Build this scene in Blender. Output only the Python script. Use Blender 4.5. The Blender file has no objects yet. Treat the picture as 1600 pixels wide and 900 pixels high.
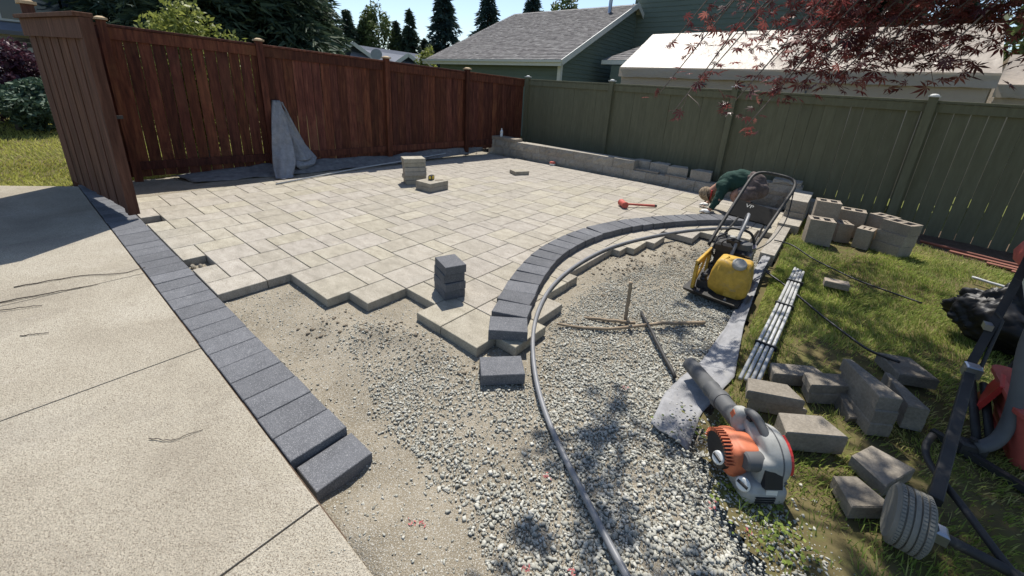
import bpy, math, random
import numpy as np
from mathutils import Vector, Matrix, Euler
R = random.Random(7)
NR = np.random.RandomState(7)
SC = bpy.context.scene
COL = SC.collection
rad = math.radians

# ------------------------------------------------------------------ camera
CAM = Vector((2.332, -2.4337, 1.4446))
F_PX, PITCH, ROLL, YAW, CY = 634.32, 0.326312, 0.0592572, -0.6694026, 352.51
def cam_dir(v):
    X, Y, Z = v
    cr, sr = math.cos(ROLL), math.sin(ROLL)
    X, Y = cr*X + sr*Y, -sr*X + cr*Y
    cp, sp = math.cos(PITCH), math.sin(PITCH)
    y = Z*cp - Y*sp; z = -Y*cp - Z*sp
    c, s = math.cos(YAW), math.sin(YAW)
    return Vector((c*X + s*y, -s*X + c*y, z))
cd = bpy.data.cameras.new('camera'); cam = bpy.data.objects.new('camera', cd); COL.objects.link(cam)
rt, up, bk = cam_dir((1, 0, 0)), cam_dir((0, -1, 0)), cam_dir((0, 0, -1))
cam.matrix_world = Matrix(((rt.x, up.x, bk.x, CAM.x), (rt.y, up.y, bk.y, CAM.y), (rt.z, up.z, bk.z, CAM.z), (0, 0, 0, 1)))
cd.sensor_width = 36; cd.lens = F_PX/1600*36; cd.shift_y = (CY-450)/1600
cd.clip_start = .02; cd.clip_end = 600
SC.camera = cam
# ------------------------------------------------------------------ light
SUN = Vector((.36, -.445, -1)).normalized()          # direction the light travels
w = bpy.data.worlds.new('World'); SC.world = w; w.use_nodes = True
nt = w.node_tree
sky = nt.nodes.new('ShaderNodeTexSky'); sky.sky_type = 'NISHITA'; sky.sun_disc = False
sky.sun_elevation = math.asin(-SUN.z); sky.sun_rotation = math.atan2(-SUN.x, -SUN.y)
sky.air_density = 1.0; sky.dust_density = .6; sky.ozone_density = 1.5
bg = nt.nodes['Background']; bg.inputs[1].default_value = .11
nt.links.new(sky.outputs[0], bg.inputs[0])
sl = bpy.data.lights.new('sun', 'SUN'); sl.energy = 4.6; sl.angle = rad(.53); sl.color = (1, .955, .88)
so = bpy.data.objects.new('sun', sl); COL.objects.link(so)
so.rotation_euler = (-SUN).to_track_quat('Z', 'Y').to_euler()
SC.view_settings.view_transform = 'Standard'; SC.view_settings.look = 'None'
SC.view_settings.exposure = 0.53; SC.view_settings.gamma = 1
SC.render.engine = 'CYCLES'

# ------------------------------------------------------------------ helpers
def tag(o, label=None, cat=None, group=None, kind=None):
    if label: o['label'] = label
    if cat: o['category'] = cat
    if group: o['group'] = group
    if kind: o['kind'] = kind
    return o
def empty(name, loc=(0, 0, 0), label=None, cat=None, group=None, kind=None, rz=0):
    o = bpy.data.objects.new(name, None); COL.objects.link(o); o.location = loc; o.rotation_euler = (0, 0, rz)
    o.empty_display_size = .1
    return tag(o, label, cat, group, kind)
def link(name, me, parent=None, loc=(0, 0, 0), rot=(0, 0, 0), **kw):
    o = bpy.data.objects.new(name, me); COL.objects.link(o); o.location = loc; o.rotation_euler = rot
    if parent: o.parent = parent
    return tag(o, **kw)
def copy_tree(o, parent=None):
    c = o.copy(); COL.objects.link(c)
    if parent: c.parent = parent
    for ch in [k for k in bpy.data.objects if k.parent == o]: copy_tree(ch, c)
    return c
class MB:
    """collects shapes; build() links them as ONE mesh object"""
    def __init__(s): s.v = []; s.f = []; s.m = []
    def add(s, vs, fs, mi=0):
        n = len(s.v); s.v += [tuple(p) for p in vs]; s.f += [tuple(i+n for i in f) for f in fs]; s.m += [mi]*len(fs); return s
    def box(s, c, d, rot=None, ch=0, mi=0, taper=(1, 1)):
        """c centre of the box, d full sizes, ch chamfer of the top edges"""
        x, y, z = d[0]/2, d[1]/2, d[2]/2; tx, ty = taper
        P = [(-x, -y, -z), (x, -y, -z), (x, y, -z), (-x, y, -z)]
        if ch:
            P += [(-x, -y, z-ch), (x, -y, z-ch), (x, y, z-ch), (-x, y, z-ch), (-x+ch, -y+ch, z), (x-ch, -y+ch, z), (x-ch, y-ch, z), (-x+ch, y-ch, z)]
            Fs = [(3, 2, 1, 0), (8, 9, 10, 11)] + [(i, (i+1) % 4, (i+1) % 4+4, i+4) for i in range(4)] + [(i+4, (i+1) % 4+4, (i+1) % 4+8, i+8) for i in range(4)]
        else:
            P += [(-x*tx, -y*ty, z), (x*tx, -y*ty, z), (x*tx, y*ty, z), (-x*tx, y*ty, z)]
            Fs = [(3, 2, 1, 0), (4, 5, 6, 7)] + [(i, (i+1) % 4, (i+1) % 4+4, i+4) for i in range(4)]
        M = Euler(rot).to_matrix() if isinstance(rot, tuple) else rot
        P = [Vector(p) for p in P]
        if M is not None: P = [M @ p for p in P]
        c = Vector(c)
        return s.add([c+p for p in P], Fs, mi)
    def bar(s, a, b, wd, hd, upv=(0, 0, 1), mi=0, ch=0):
        a, b = Vector(a), Vector(b); d = (b-a); L = d.length; d.normalize()
        u = Vector(upv); sdv = d.cross(u).normalized(); u = sdv.cross(d)
        M = Matrix((d, -sdv, u)).transposed()
        return s.box((a+b)/2, (L, wd, hd), M, ch, mi)
    def tube(s, pts, r, n=10, cap=True, mi=0):
        pts = [Vector(p) for p in pts]; rs = r if isinstance(r, (list, tuple)) else [r]*len(pts)
        vs = []; fs = []; prev = None
        for i, p in enumerate(pts):
            d = (pts[min(i+1, len(pts)-1)]-pts[max(i-1, 0)]).normalized()
            if prev is None:
                u = d.orthogonal().normalized()
            else:
                u = (prev - d*prev.dot(d)).normalized()
            prev = u; v = d.cross(u)
            for k in range(n):
                a = 2*math.pi*k/n; vs.append(p + (u*math.cos(a)+v*math.sin(a))*rs[i])
        for i in range(len(pts)-1):
            for k in range(n):
                fs.append((i*n+k, i*n+(k+1) % n, (i+1)*n+(k+1) % n, (i+1)*n+k))
        if cap: fs += [tuple(range(n-1, -1, -1)), tuple(range((len(pts)-1)*n, len(pts)*n))]
        return s.add(vs, fs, mi)
    def lathe(s, prof, n=24, axis='Z', c=(0, 0, 0), M=None, mi=0):
        """prof: list of (radius, height)"""
        vs = []; fs = []
        for r, h in prof:
            for k in range(n):
                a = 2*math.pi*k/n
                p = Vector((r*math.cos(a), r*math.sin(a), h))
                if axis == 'X': p = Vector((p.z, p.x, p.y))
                if axis == 'Y': p = Vector((p.y, p.z, p.x))
                if M is not None: p = M @ p
                vs.append(Vector(c)+p)
        for i in range(len(prof)-1):
            for k in range(n): fs.append((i*n+k, i*n+(k+1) % n, (i+1)*n+(k+1) % n, (i+1)*n+k))
        if prof[0][0] > 1e-5: fs.append(tuple(range(n-1, -1, -1)))
        if prof[-1][0] > 1e-5: fs.append(tuple(range((len(prof)-1)*n, len(prof)*n)))
        return s.add(vs, fs, mi)
    def ell(s, c, r, M=None, nu=16, nv=10, p=1.0, mi=0):
        """(super)ellipsoid"""
        vs = []; fs = []
        sg = lambda t: math.copysign(abs(t)**p, t)
        for j in range(nv+1):
            th = -math.pi/2+math.pi*j/nv
            for i in range(nu):
                ph = 2*math.pi*i/nu
                q = Vector((r[0]*sg(math.cos(th))*sg(math.cos(ph)), r[1]*sg(math.cos(th))*sg(math.sin(ph)), r[2]*sg(math.sin(th))))
                vs.append(Vector(c)+(M @ q if M is not None else q))
        for j in range(nv):
            for i in range(nu): fs.append((j*nu+i, j*nu+(i+1) % nu, (j+1)*nu+(i+1) % nu, (j+1)*nu+i))
        return s.add(vs, fs, mi)
    def prism(s, poly, z0, z1, ch=0, mi=0):
        """poly: counter-clockwise (x, y)"""
        n = len(poly); vs = [(x, y, z0) for x, y in poly]
        if ch:
            cx = sum(p[0] for p in poly)/n; cy = sum(p[1] for p in poly)/n
            vs += [(x, y, z1-ch) for x, y in poly]
            for x, y in poly:
                L = math.hypot(x-cx, y-cy); vs.append((x+(cx-x)/L*ch*1.4, y+(cy-y)/L*ch*1.4, z1))
            fs = [tuple(range(n-1, -1, -1)), tuple(range(2*n, 3*n))]
            for b in (0, n): fs += [(b+i, b+(i+1) % n, b+n+(i+1) % n, b+n+i) for i in range(n)]
        else:
            vs += [(x, y, z1) for x, y in poly]
            fs = [tuple(range(n-1, -1, -1)), tuple(range(n, 2*n))] + [(i, (i+1) % n, n+(i+1) % n, n+i) for i in range(n)]
        return s.add(vs, fs, mi)
    def mesh(s, name, mats, smooth=False, origin=(0, 0, 0)):
        me = bpy.data.meshes.new(name); o = Vector(origin)
        me.from_pydata([Vector(p)-o for p in s.v], [], s.f)
        for m in (mats if isinstance(mats, (list, tuple)) else [mats]): me.materials.append(m)
        me.polygons.foreach_set('material_index', s.m)
        if smooth: me.polygons.foreach_set('use_smooth', [True]*len(s.f))
        if smooth == 'auto':
            me.polygons.foreach_set('use_smooth', [True]*len(s.f)); me.set_sharp_from_angle(angle=rad(38))
        me.update(); return me
    def build(s, name, mats, parent=None, smooth=False, origin=None, **kw):
        """vertices are in world space; a parent is never rotated here"""
        o = Vector(parent.matrix_basis.translation) if parent is not None else Vector(origin or (0, 0, 0))
        if parent is not None and parent.parent is not None: o = o + Vector(parent.parent.location)
        return link(name, s.mesh(name, mats, smooth, o), parent, loc=(0, 0, 0) if parent is not None else o, **kw)
def np_mesh(name, V, Fq, mats, attr=None, smooth=False):
    """V (n,3); Fq (m,k) faces of the same size; attr: per-vertex float 'tint'"""
    me = bpy.data.meshes.new(name); V = np.asarray(V, np.float32); Fq = np.asarray(Fq, np.int32); m, k = Fq.shape
    me.vertices.add(len(V)); me.vertices.foreach_set('co', V.ravel())
    me.loops.add(m*k); me.loops.foreach_set('vertex_index', Fq.ravel())
    me.polygons.add(m); me.polygons.foreach_set('loop_start', np.arange(0, m*k, k, dtype=np.int32))
    me.polygons.foreach_set('loop_total', np.full(m, k, np.int32))
    for mm in (mats if isinstance(mats, (list, tuple)) else [mats]): me.materials.append(mm)
    me.update(calc_edges=True)
    if attr is not None:
        a = me.attributes.new('tint', 'FLOAT', 'POINT'); a.data.foreach_set('value', np.asarray(attr, np.float32))
    if smooth: me.polygons.foreach_set('use_smooth', np.ones(m, bool))
    return me
def fbm(x, y, sc, oct=4, seed=0):
    """cheap smooth value noise on arrays, -1..1"""
    r = np.random.RandomState(seed); t = r.rand(64, 64)*2-1; out = 0; amp = 1; tot = 0
    for o in range(oct):
        u = (x*sc*2**o + 17.3*o) % 64; v = (y*sc*2**o + 5.1*o) % 64
        i = np.floor(u).astype(int); j = np.floor(v).astype(int); a = u-i; b = v-j
        a = a*a*(3-2*a); b = b*b*(3-2*b)
        g = lambda p, q: t[p % 64, q % 64]
        out = out + amp*((g(i, j)*(1-a)+g(i+1, j)*a)*(1-b)+(g(i, j+1)*(1-a)+g(i+1, j+1)*a)*b)
        tot += amp; amp *= .5
    return out/tot
def inpoly(poly, x, y):
    c = np.zeros(np.shape(x), bool); n = len(poly)
    for i in range(n):
        x1, y1 = poly[i]; x2, y2 = poly[i-1]
        c ^= ((y1 > y) != (y2 > y)) & (x < (x2-x1)*(y-y1)/((y2-y1) if y2 != y1 else 1e-9)+x1)
    return c
# ------------------------------------------------------------------ materials
def lin(*c):
    """sRGB 0-255 -> linear"""
    return tuple(((v/255)/12.92 if v/255 <= .04045 else ((v/255+.055)/1.055)**2.4) for v in c)
def mat(name, cols, scale=4, detail=5, rough=.85, stretch=(1, 1, 1), rnd=0., hue=0., bump=0., bscale=80, bdist=.004, speck=None,
        spec=.3, metal=0., coord='world', attr=False, trans=None, distort=0., scale2=None, coat=0., patch=None):
    """cols: linear colours spread along a noise ramp. speck=(colour, scale, amount)"""
    m = bpy.data.materials.new(name); m.use_nodes = True; t = m.node_tree; N = t.nodes; L = t.links
    b = N['Principled BSDF']; b.inputs['Roughness'].default_value = rough; b.inputs['Metallic'].default_value = metal
    b.inputs['Specular IOR Level'].default_value = spec
    if coat: b.inputs['Coat Weight'].default_value = coat
    if coord == 'world':
        g = N.new('ShaderNodeNewGeometry'); src = g.outputs['Position']
    else:
        g = N.new('ShaderNodeTexCoord'); src = g.outputs['Object']
    oi = N.new('ShaderNodeObjectInfo')
    mp = N.new('ShaderNodeMapping'); mp.inputs['Scale'].default_value = stretch
    if coord != 'world':
        ad = N.new('ShaderNodeVectorMath'); ad.operation = 'MULTIPLY_ADD'
        L.new(oi.outputs['Random'], ad.inputs[0]); ad.inputs[1].default_value = (37, 23, 51); L.new(src, ad.inputs[2]); src = ad.outputs[0]
    L.new(src, mp.inputs['Vector'])
    if len(cols) == 1: cols = [cols[0], tuple(c*.82 for c in cols[0])]
    rp = N.new('ShaderNodeValToRGB'); e = rp.color_ramp.elements
    while len(e) < len(cols): e.new(.5)
    for i, c in enumerate(cols):
        e[i].position = .5+(i/(len(cols)-1)-.5)*(.62 if not attr else 1.0); e[i].color = (*c, 1)
    if attr:
        a = N.new('ShaderNodeAttribute'); a.attribute_name = 'tint'; L.new(a.outputs['Fac'], rp.inputs['Fac'])
    else:
        n = N.new('ShaderNodeTexNoise'); n.inputs['Scale'].default_value = scale; n.inputs['Detail'].default_value = detail
        n.inputs['Roughness'].default_value = .6; n.inputs['Distortion'].default_value = distort
        L.new(mp.outputs[0], n.inputs['Vector']); L.new(n.outputs['Fac'], rp.inputs['Fac'])
    col = rp.outputs['Color']
    def mix(kind, fac, a_, b_):
        x = N.new('ShaderNodeMix'); x.data_type = 'RGBA'; x.blend_type = kind
        for s_, v_ in ((x.inputs['Factor'], fac), (x.inputs[6], a_), (x.inputs[7], b_)):
            if hasattr(v_, 'is_linked') or hasattr(v_, 'links'): L.new(v_, s_)
            else: s_.default_value = v_
        return x.outputs[2]
    if scale2:
        n2 = N.new('ShaderNodeTexNoise'); n2.inputs['Scale'].default_value = scale2[0]; n2.inputs['Detail'].default_value = 6
        n2.inputs['Roughness'].default_value = .7
        L.new(mp.outputs[0], n2.inputs['Vector'])
        mr = N.new('ShaderNodeMapRange'); mr.inputs[1].default_value = .3; mr.inputs[2].default_value = .7
        mr.inputs[3].default_value = 1-scale2[1]; mr.inputs[4].default_value = 1+scale2[1]; L.new(n2.outputs['Fac'], mr.inputs[0])
        cm = N.new('ShaderNodeCombineColor')
        for i in range(3): L.new(mr.outputs[0], cm.inputs[i])
        col = mix('MULTIPLY', 1., col, cm.outputs[0])
    for pt_ in (patch or ()):
        n3 = N.new('ShaderNodeTexNoise'); n3.inputs['Scale'].default_value = pt_[0]; n3.inputs['Detail'].default_value = 7; n3.inputs['Roughness'].default_value = .65; n3.inputs['Distortion'].default_value = .8
        L.new(src, n3.inputs['Vector']); m3 = N.new('ShaderNodeMapRange'); m3.inputs[1].default_value = pt_[1]; m3.inputs[2].default_value = pt_[1]+.14; L.new(n3.outputs['Fac'], m3.inputs[0])
        m4 = N.new('ShaderNodeMath'); m4.operation = 'MULTIPLY'; m4.inputs[1].default_value = pt_[3]; L.new(m3.outputs[0], m4.inputs[0])
        col = mix('MIX', m4.outputs[0], col, (*pt_[2], 1))
    if speck:
        v = N.new('ShaderNodeTexVoronoi'); v.inputs['Scale'].default_value = speck[1]; L.new(src, v.inputs['Vector'])
        sr = N.new('ShaderNodeValToRGB'); sr.color_ramp.elements[0].position = speck[2]; sr.color_ramp.elements[0].color = (1, 1, 1, 1)
        sr.color_ramp.elements[1].position = speck[2]+.12; sr.color_ramp.elements[1].color = (0, 0, 0, 1)
        sc_ = N.new('ShaderNodeSeparateColor'); L.new(v.outputs['Color'], sc_.inputs[0]); L.new(sc_.outputs[0], sr.inputs['Fac'])
        col = mix('MIX', sr.outputs['Color'], col, (*speck[0], 1))
    if rnd:
        mr = N.new('ShaderNodeMapRange'); mr.inputs[3].default_value = 1-rnd; mr.inputs[4].default_value = 1+rnd; L.new(oi.outputs['Random'], mr.inputs[0])
        mu = N.new('ShaderNodeMath'); mu.operation = 'MULTIPLY'; L.new(oi.outputs['Random'], mu.inputs[0]); mu.inputs[1].default_value = 7.31
        fr = N.new('ShaderNodeMath'); fr.operation = 'FRACT'; L.new(mu.outputs[0], fr.inputs[0])
        hr = N.new('ShaderNodeMapRange'); hr.inputs[3].default_value = 1-hue; hr.inputs[4].default_value = 1+hue; L.new(fr.outputs[0], hr.inputs[0])
        hm = N.new('ShaderNodeMath'); hm.operation = 'MULTIPLY'; L.new(mr.outputs[0], hm.inputs[0]); L.new(hr.outputs[0], hm.inputs[1])
        cm = N.new('ShaderNodeCombineColor'); L.new(mr.outputs[0], cm.inputs[0]); L.new(mr.outputs[0], cm.inputs[1]); L.new(hm.outputs[0], cm.inputs[2])
        col = mix('MULTIPLY', 1., col, cm.outputs[0])
    L.new(col, b.inputs['Base Color'])
    if bump:
        bn = N.new('ShaderNodeTexNoise'); bn.inputs['Scale'].default_value = bscale; bn.inputs['Detail'].default_value = 4
        L.new(mp.outputs[0], bn.inputs['Vector'])
        bp = N.new('ShaderNodeBump'); bp.inputs['Strength'].default_value = bump; bp.inputs['Distance'].default_value = bdist
        L.new(bn.outputs['Fac'], bp.inputs['Height']); L.new(bp.outputs[0], b.inputs['Normal'])
    if trans:
        tr = N.new('ShaderNodeBsdfTranslucent'); L.new(col, tr.inputs['Color'])
        ms = N.new('ShaderNodeMixShader'); ms.inputs[0].default_value = trans
        L.new(b.outputs[0], ms.inputs[1]); L.new(tr.outputs[0], ms.inputs[2]); L.new(ms.outputs[0], N['Material Output'].inputs['Surface'])
    return m
PAVER = mat('paver_stone', [(.235, .213, .172), (.35, .319, .262), (.44, .404, .338)], scale=6.5, detail=8, stretch=(1, 2.0, 1), rough=.92, rnd=.075, hue=.045, bump=.6, bscale=260, bdist=.0025, speck=((.18, .155, .12), 420, .10), scale2=(150, .22), spec=.12, distort=.5, patch=((1.3, .58, (.29, .275, .24), .45), (8, .6, (.42, .36, .26), .3), (19, .66, (.52, .50, .45), .4)))
DARK = mat('charcoal_paver', [(.080, .082, .088), (.135, .137, .145)], scale=9, detail=8, rough=.88, rnd=.14, bump=.6, bscale=320, bdist=.002, speck=((.22, .22, .225), 420, .07), scale2=(170, .22), spec=.2, patch=((16, .60, (.24, .24, .245), .5), (42, .66, (.36, .36, .36), .4)))
CONC = mat('driveway_concrete', [(.235, .205, .16), (.35, .315, .25), (.43, .395, .325)], scale=1.3, detail=12, rough=.97, bump=1., bscale=190, bdist=.006, speck=((.18, .15, .115), 360, .10), scale2=(210, .34), spec=.06, distort=.6, patch=((.9, .54, (.20, .18, .15), .5), (3.1, .60, (.45, .41, .345), .5), (14, .60, (.19, .16, .12), .4), (60, .60, (.45, .415, .35), .35), (2.0, .62, (.21, .185, .15), .35)))
SAND = mat('bedding_sand', [(.165, .14, .10), (.26, .225, .168), (.325, .285, .218)], scale=3, detail=9, rough=1, bump=1, bscale=200, bdist=.008, speck=((.42, .40, .35), 360, .10), scale2=(330, .38), spec=.05, patch=((2.2, .52, (.165, .14, .10), .55), (7, .6, (.36, .325, .255), .4), (40, .6, (.15, .125, .09), .4)))
GRAV = mat('crushed_rock', [(.20, .195, .165), (.31, .302, .255), (.41, .40, .345), (.53, .515, .455)], rough=.95, attr=True, bump=.4, bscale=300, spec=.1)
SOIL = mat('lawn_soil', [(.075, .062, .03), (.15, .125, .06)], scale=6, rough=1, bump=.8, bscale=60, spec=.05, patch=((5, .5, (.10, .12, .03), .6),))
FARG = mat('ground_grass', [(.10, .12, .035), (.17, .18, .06)], scale=2.5, rough=1, spec=.05, scale2=(30, .3))
BLADE = mat('grass_blades', [(.27, .21, .09), (.16, .22, .04), (.29, .37, .08), (.44, .44, .14), (.60, .53, .24)], rough=.6, attr=True, trans=.45, spec=.2)
CEDAR = mat('red_cedar', [(.038, .0125, .009), (.098, .031, .019), (.17, .066, .035)], scale=2.6, detail=8, stretch=(8, 8, .8), rough=.7, rnd=.34, hue=.15, bump=.35, bscale=14, bdist=.003, coord='object', spec=.2, scale2=(4.5, .5), distort=.9, patch=((16, .66, (.018, .008, .006), .85), (1.3, .55, (.19, .085, .042), .4)))
GATEW = mat('weathered_cedar', [(.050, .023, .015), (.092, .044, .029), (.142, .075, .050)], scale=2.4, detail=8, stretch=(8, 8, .7), rough=.8, rnd=.22, hue=.08, bump=.4, bscale=14, bdist=.003, coord='object', spec=.15, distort=.7, scale2=(5, .35), patch=((14, .67, (.02, .01, .007), .7),))
CAPW = mat('pale_post_cap', [(.42, .30, .17), (.55, .42, .27)], scale=6, rough=.8, stretch=(1, 6, 1), coord='object')
OLIVE = mat('olive_fence_paint', [(.118, .116, .072), (.148, .145, .094)], scale=3, detail=6, stretch=(5, 5, .7), rough=.75, rnd=.045, coord='object', bump=.15, bscale=20, spec=.2, scale2=(6, .10))
BLOCK = mat('wall_block_concrete', [(.26, .235, .195), (.38, .35, .30)], scale=9, rough=.95, rnd=.12, bump=1., bscale=45, bdist=.012, scale2=(60, .25), spec=.1)
BLOCKT = mat('tan_block_concrete', [(.245, .205, .16), (.325, .28, .225)], scale=9, rough=.95, rnd=.1, bump=.8, bscale=90, bdist=.004, scale2=(70, .2), spec=.1)
CAPST = mat('grey_brown_stone', [(.165, .145, .115), (.26, .23, .19)], scale=11, rough=.95, rnd=.14, bump=.7, bscale=90, bdist=.004, scale2=(70, .22), spec=.1)
FABRIC = mat('grey_geotextile', [(.22, .22, .225), (.31, .308, .31)], scale=8, rough=.95, bump=.5, bscale=240, bdist=.002, scale2=(18, .2), spec=.1, patch=((5, .58, (.34, .32, .28), .4),))
DIRT = mat('brown_dirt', [(.07, .05, .035), (.14, .10, .075)], scale=7, rough=1, bump=1, bscale=50, bdist=.01, spec=.05, scale2=(60, .3))
SIDING = mat('green_siding', [(.115, .142, .118), (.138, .17, .142)], scale=2, rough=.7, stretch=(1, 1, 4))
TRIM = mat('white_trim', [(.55, .54, .50), (.64, .63, .59)], scale=3, rough=.6)
SHING = mat('roof_shingle', [(.14, .13, .13), (.20, .19, .185), (.27, .26, .25)], rough=.95, attr=True, bump=.6, bscale=60, spec=.1)
SHING2 = mat('far_roof_shingle', [(.16, .17, .20), (.22, .23, .26)], scale=3, rough=.95)
BLUEH = mat('slate_blue_siding', [(.03, .042, .065), (.04, .055, .08)], scale=2, rough=.8)
GREYH = mat('grey_siding', [(.20, .22, .25), (.25, .27, .30)], scale=2, rough=.8)
GLASS = mat('dark_window_glass', [(.02, .03, .045), (.03, .04, .06)], scale=2, rough=.08, spec=.6)
TARP = mat('beige_tarp', [(.40, .33, .26), (.46, .39, .315)], scale=1.5, rough=.5, bump=.5, bscale=12, bdist=.02, trans=.15, spec=.35)
STEEL = mat('galvanised_steel', [(.35, .36, .38), (.5, .5, .52)], scale=20, rough=.35, metal=.9)
BARK = mat('tree_bark', [(.05, .04, .035), (.10, .085, .07)], scale=8, stretch=(3, 3, .6), rough=.95, bump=.8, bscale=30, bdist=.01)
MAPLEB = mat('maple_bark', [(.14, .11, .10), (.22, .18, .16)], scale=12, stretch=(3, 3, 1), rough=.85)
MAPLE = mat('maple_leaves', [(.06, .016, .019), (.115, .029, .031), (.19, .052, .048), (.29, .11, .09)], rough=.38, attr=True, trans=.5, spec=.5)
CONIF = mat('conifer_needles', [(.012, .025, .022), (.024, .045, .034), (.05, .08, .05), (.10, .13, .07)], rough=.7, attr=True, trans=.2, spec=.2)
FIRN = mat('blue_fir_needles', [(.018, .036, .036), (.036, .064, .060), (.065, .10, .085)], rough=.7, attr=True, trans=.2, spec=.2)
LIMEL = mat('lime_leaves', [(.09, .11, .025), (.20, .23, .05), (.34, .36, .10)], rough=.55, attr=True, trans=.4)
DECID = mat('pale_green_leaves', [(.04, .06, .02), (.09, .125, .04), (.15, .18, .07)], rough=.55, attr=True, trans=.35)
PURPL = mat('purple_leaves', [(.025, .010, .018), (.06, .02, .035), (.12, .045, .06)], rough=.5, attr=True, trans=.25)
JUNIP = mat('juniper_needles', [(.02, .04, .028), (.05, .085, .055), (.10, .15, .09)], rough=.7, attr=True, trans=.15)
YELLOW = mat('yellow_plastic', [(.40, .235, .03), (.54, .33, .05)], scale=5, rough=.6, spec=.3, coord='object', scale2=(16, .3), patch=((11, .54, (.27, .215, .13), .7),))
BLACKP = mat('black_plastic', [(.012, .012, .013), (.022, .022, .024)], scale=8, rough=.45, spec=.4)
DUSTB = mat('dusty_black_steel', [(.022, .022, .022), (.05, .047, .043)], scale=9, rough=.6, metal=.1, spec=.35, patch=((17, .58, (.15, .13, .10), .5),))
GREYP = mat('grey_plastic', [(.29, .29, .27), (.36, .355, .33)], scale=8, rough=.6, spec=.3, scale2=(22, .16), patch=((26, .6, (.22, .19, .14), .5),))
DGREY = mat('dark_grey_plastic', [(.075, .077, .078), (.115, .115, .115)], scale=8, rough=.6, spec=.3)
ORANGE = mat('orange_plastic', [(.46, .125, .055), (.55, .165, .08)], scale=6, rough=.55, spec=.3, scale2=(20, .14), patch=((30, .6, (.25, .13, .08), .5),))
FABSHADE = mat('shaded_geotextile', [(.14, .135, .13), (.22, .21, .20)], scale=8, rough=.95, bump=.5, bscale=240, bdist=.002, scale2=(14, .3), spec=.1)  # same grey fabric, with the shade at the fence foot put into its colour
WHITEP = mat('white_plastic', [(.62, .61, .57), (.72, .71, .67)], scale=8, rough=.45)
REDP = mat('red_plastic', [(.46, .03, .025), (.56, .05, .04)], scale=8, rough=.45, spec=.4)
PINKR = mat('coral_red_plastic', [(.40, .075, .055), (.50, .115, .085)], scale=4, rough=.55, spec=.3, scale2=(14, .2))
PIPEG = mat('grey_pipe', [(.15, .155, .16), (.22, .22, .225)], scale=9, rough=.45, spec=.4)
COND = mat('pale_conduit', [(.34, .345, .34), (.47, .47, .455)], scale=14, rough=.45, spec=.4)
RUBB = mat('grey_rubber', [(.15, .145, .125), (.225, .215, .185)], scale=12, rough=.85, bump=.3, bscale=90)
WOODS = mat('stick_wood', [(.20, .15, .10), (.33, .26, .18)], scale=12, stretch=(2, 2, 2), rough=.9, bump=.4, bscale=50)
BAGM = mat('black_bag_film', [(.007, .007, .008), (.014, .014, .015)], scale=6, rough=.48, spec=.3)
SKIN = mat('skin', [(.36, .19, .13), (.42, .23, .16)], scale=9, rough=.55)
SHIRT = mat('green_shirt_cloth', [(.014, .038, .030), (.024, .058, .045)], scale=12, rough=.95, bump=.5, bscale=40, bdist=.01)
SHORT = mat('brown_work_shorts', [(.045, .033, .030), (.10, .078, .072), (.19, .15, .14)], scale=14, rough=.95, bump=.5, bscale=40, bdist=.01, distort=1)
HATM = mat('camo_hat_cloth', [(.08, .055, .04), (.36, .28, .19), (.10, .075, .05), (.44, .36, .20)], scale=16, detail=2, rough=.95, distort=2.5, coord='object')
SOCK = mat('black_sock_cloth', [(.012, .012, .013), (.02, .02, .022)], scale=20, rough=.95)
PETAL = mat('pink_petals', [(.33, .085, .085), (.43, .14, .13)], scale=30, rough=.8)
REDB = mat('reddish_board', [(.16, .06, .04), (.26, .11, .08)], scale=6, stretch=(2, 8, 2), rough=.85)
PLASTW = mat('clear_bottle_plastic', [(.6, .65, .68), (.75, .78, .8)], scale=8, rough=.15, spec=.6)
TAPEY = mat('yellow_label', [(.6, .42, .05), (.66, .5, .08)], scale=8, rough=.5)
FBLADE = mat('front_lawn_blades', [(.30, .25, .08), (.30, .32, .07), (.42, .42, .11), (.55, .50, .18)], rough=.6, attr=True, trans=.4, spec=.2)
SANDD = mat('damp_sand_clods', [(.13, .105, .075), (.22, .185, .14)], scale=30, rough=1, bump=.6, bscale=200)
PANELM = mat('dull_black_panel', [(.016, .016, .016), (.028, .027, .025)], scale=9, rough=.95, spec=.05)
HAZEF = mat('far_wood', [(.012, .03, .016), (.03, .06, .03)], scale=3, rough=1)
# ================================================================== SETTING
def sheet(name, poly, z, m, kind='structure', parent=None, **kw):
    b = MB(); b.add([(x, y, z) for x, y in poly], [tuple(range(len(poly)))])
    return b.build(name, m, parent, kind=kind, **kw)
def grid(name, x0, x1, y0, y1, d, fz, m, keep=None, smooth=True, **kw):
    nx, ny = int((x1-x0)/d)+1, int((y1-y0)/d)+1
    X, Y = np.meshgrid(np.linspace(x0, x1, nx), np.linspace(y0, y1, ny)); Z = fz(X, Y)
    V = np.stack([X, Y, Z], -1).reshape(-1, 3); i = np.arange((ny-1)*(nx-1)); a = i//(nx-1)*nx+i % (nx-1)
    F = np.stack([a, a+1, a+nx+1, a+nx], 1)
    if keep is not None: c = V[F].mean(1); F = F[keep(c[:, 0], c[:, 1])]
    return link(name, np_mesh(name, V, F, m, smooth=smooth), **kw)
SOIL2 = SOIL
sheet('ground', [(-250, -250), (250, -250), (250, 250), (-250, 250)], -.32, FARG)
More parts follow.
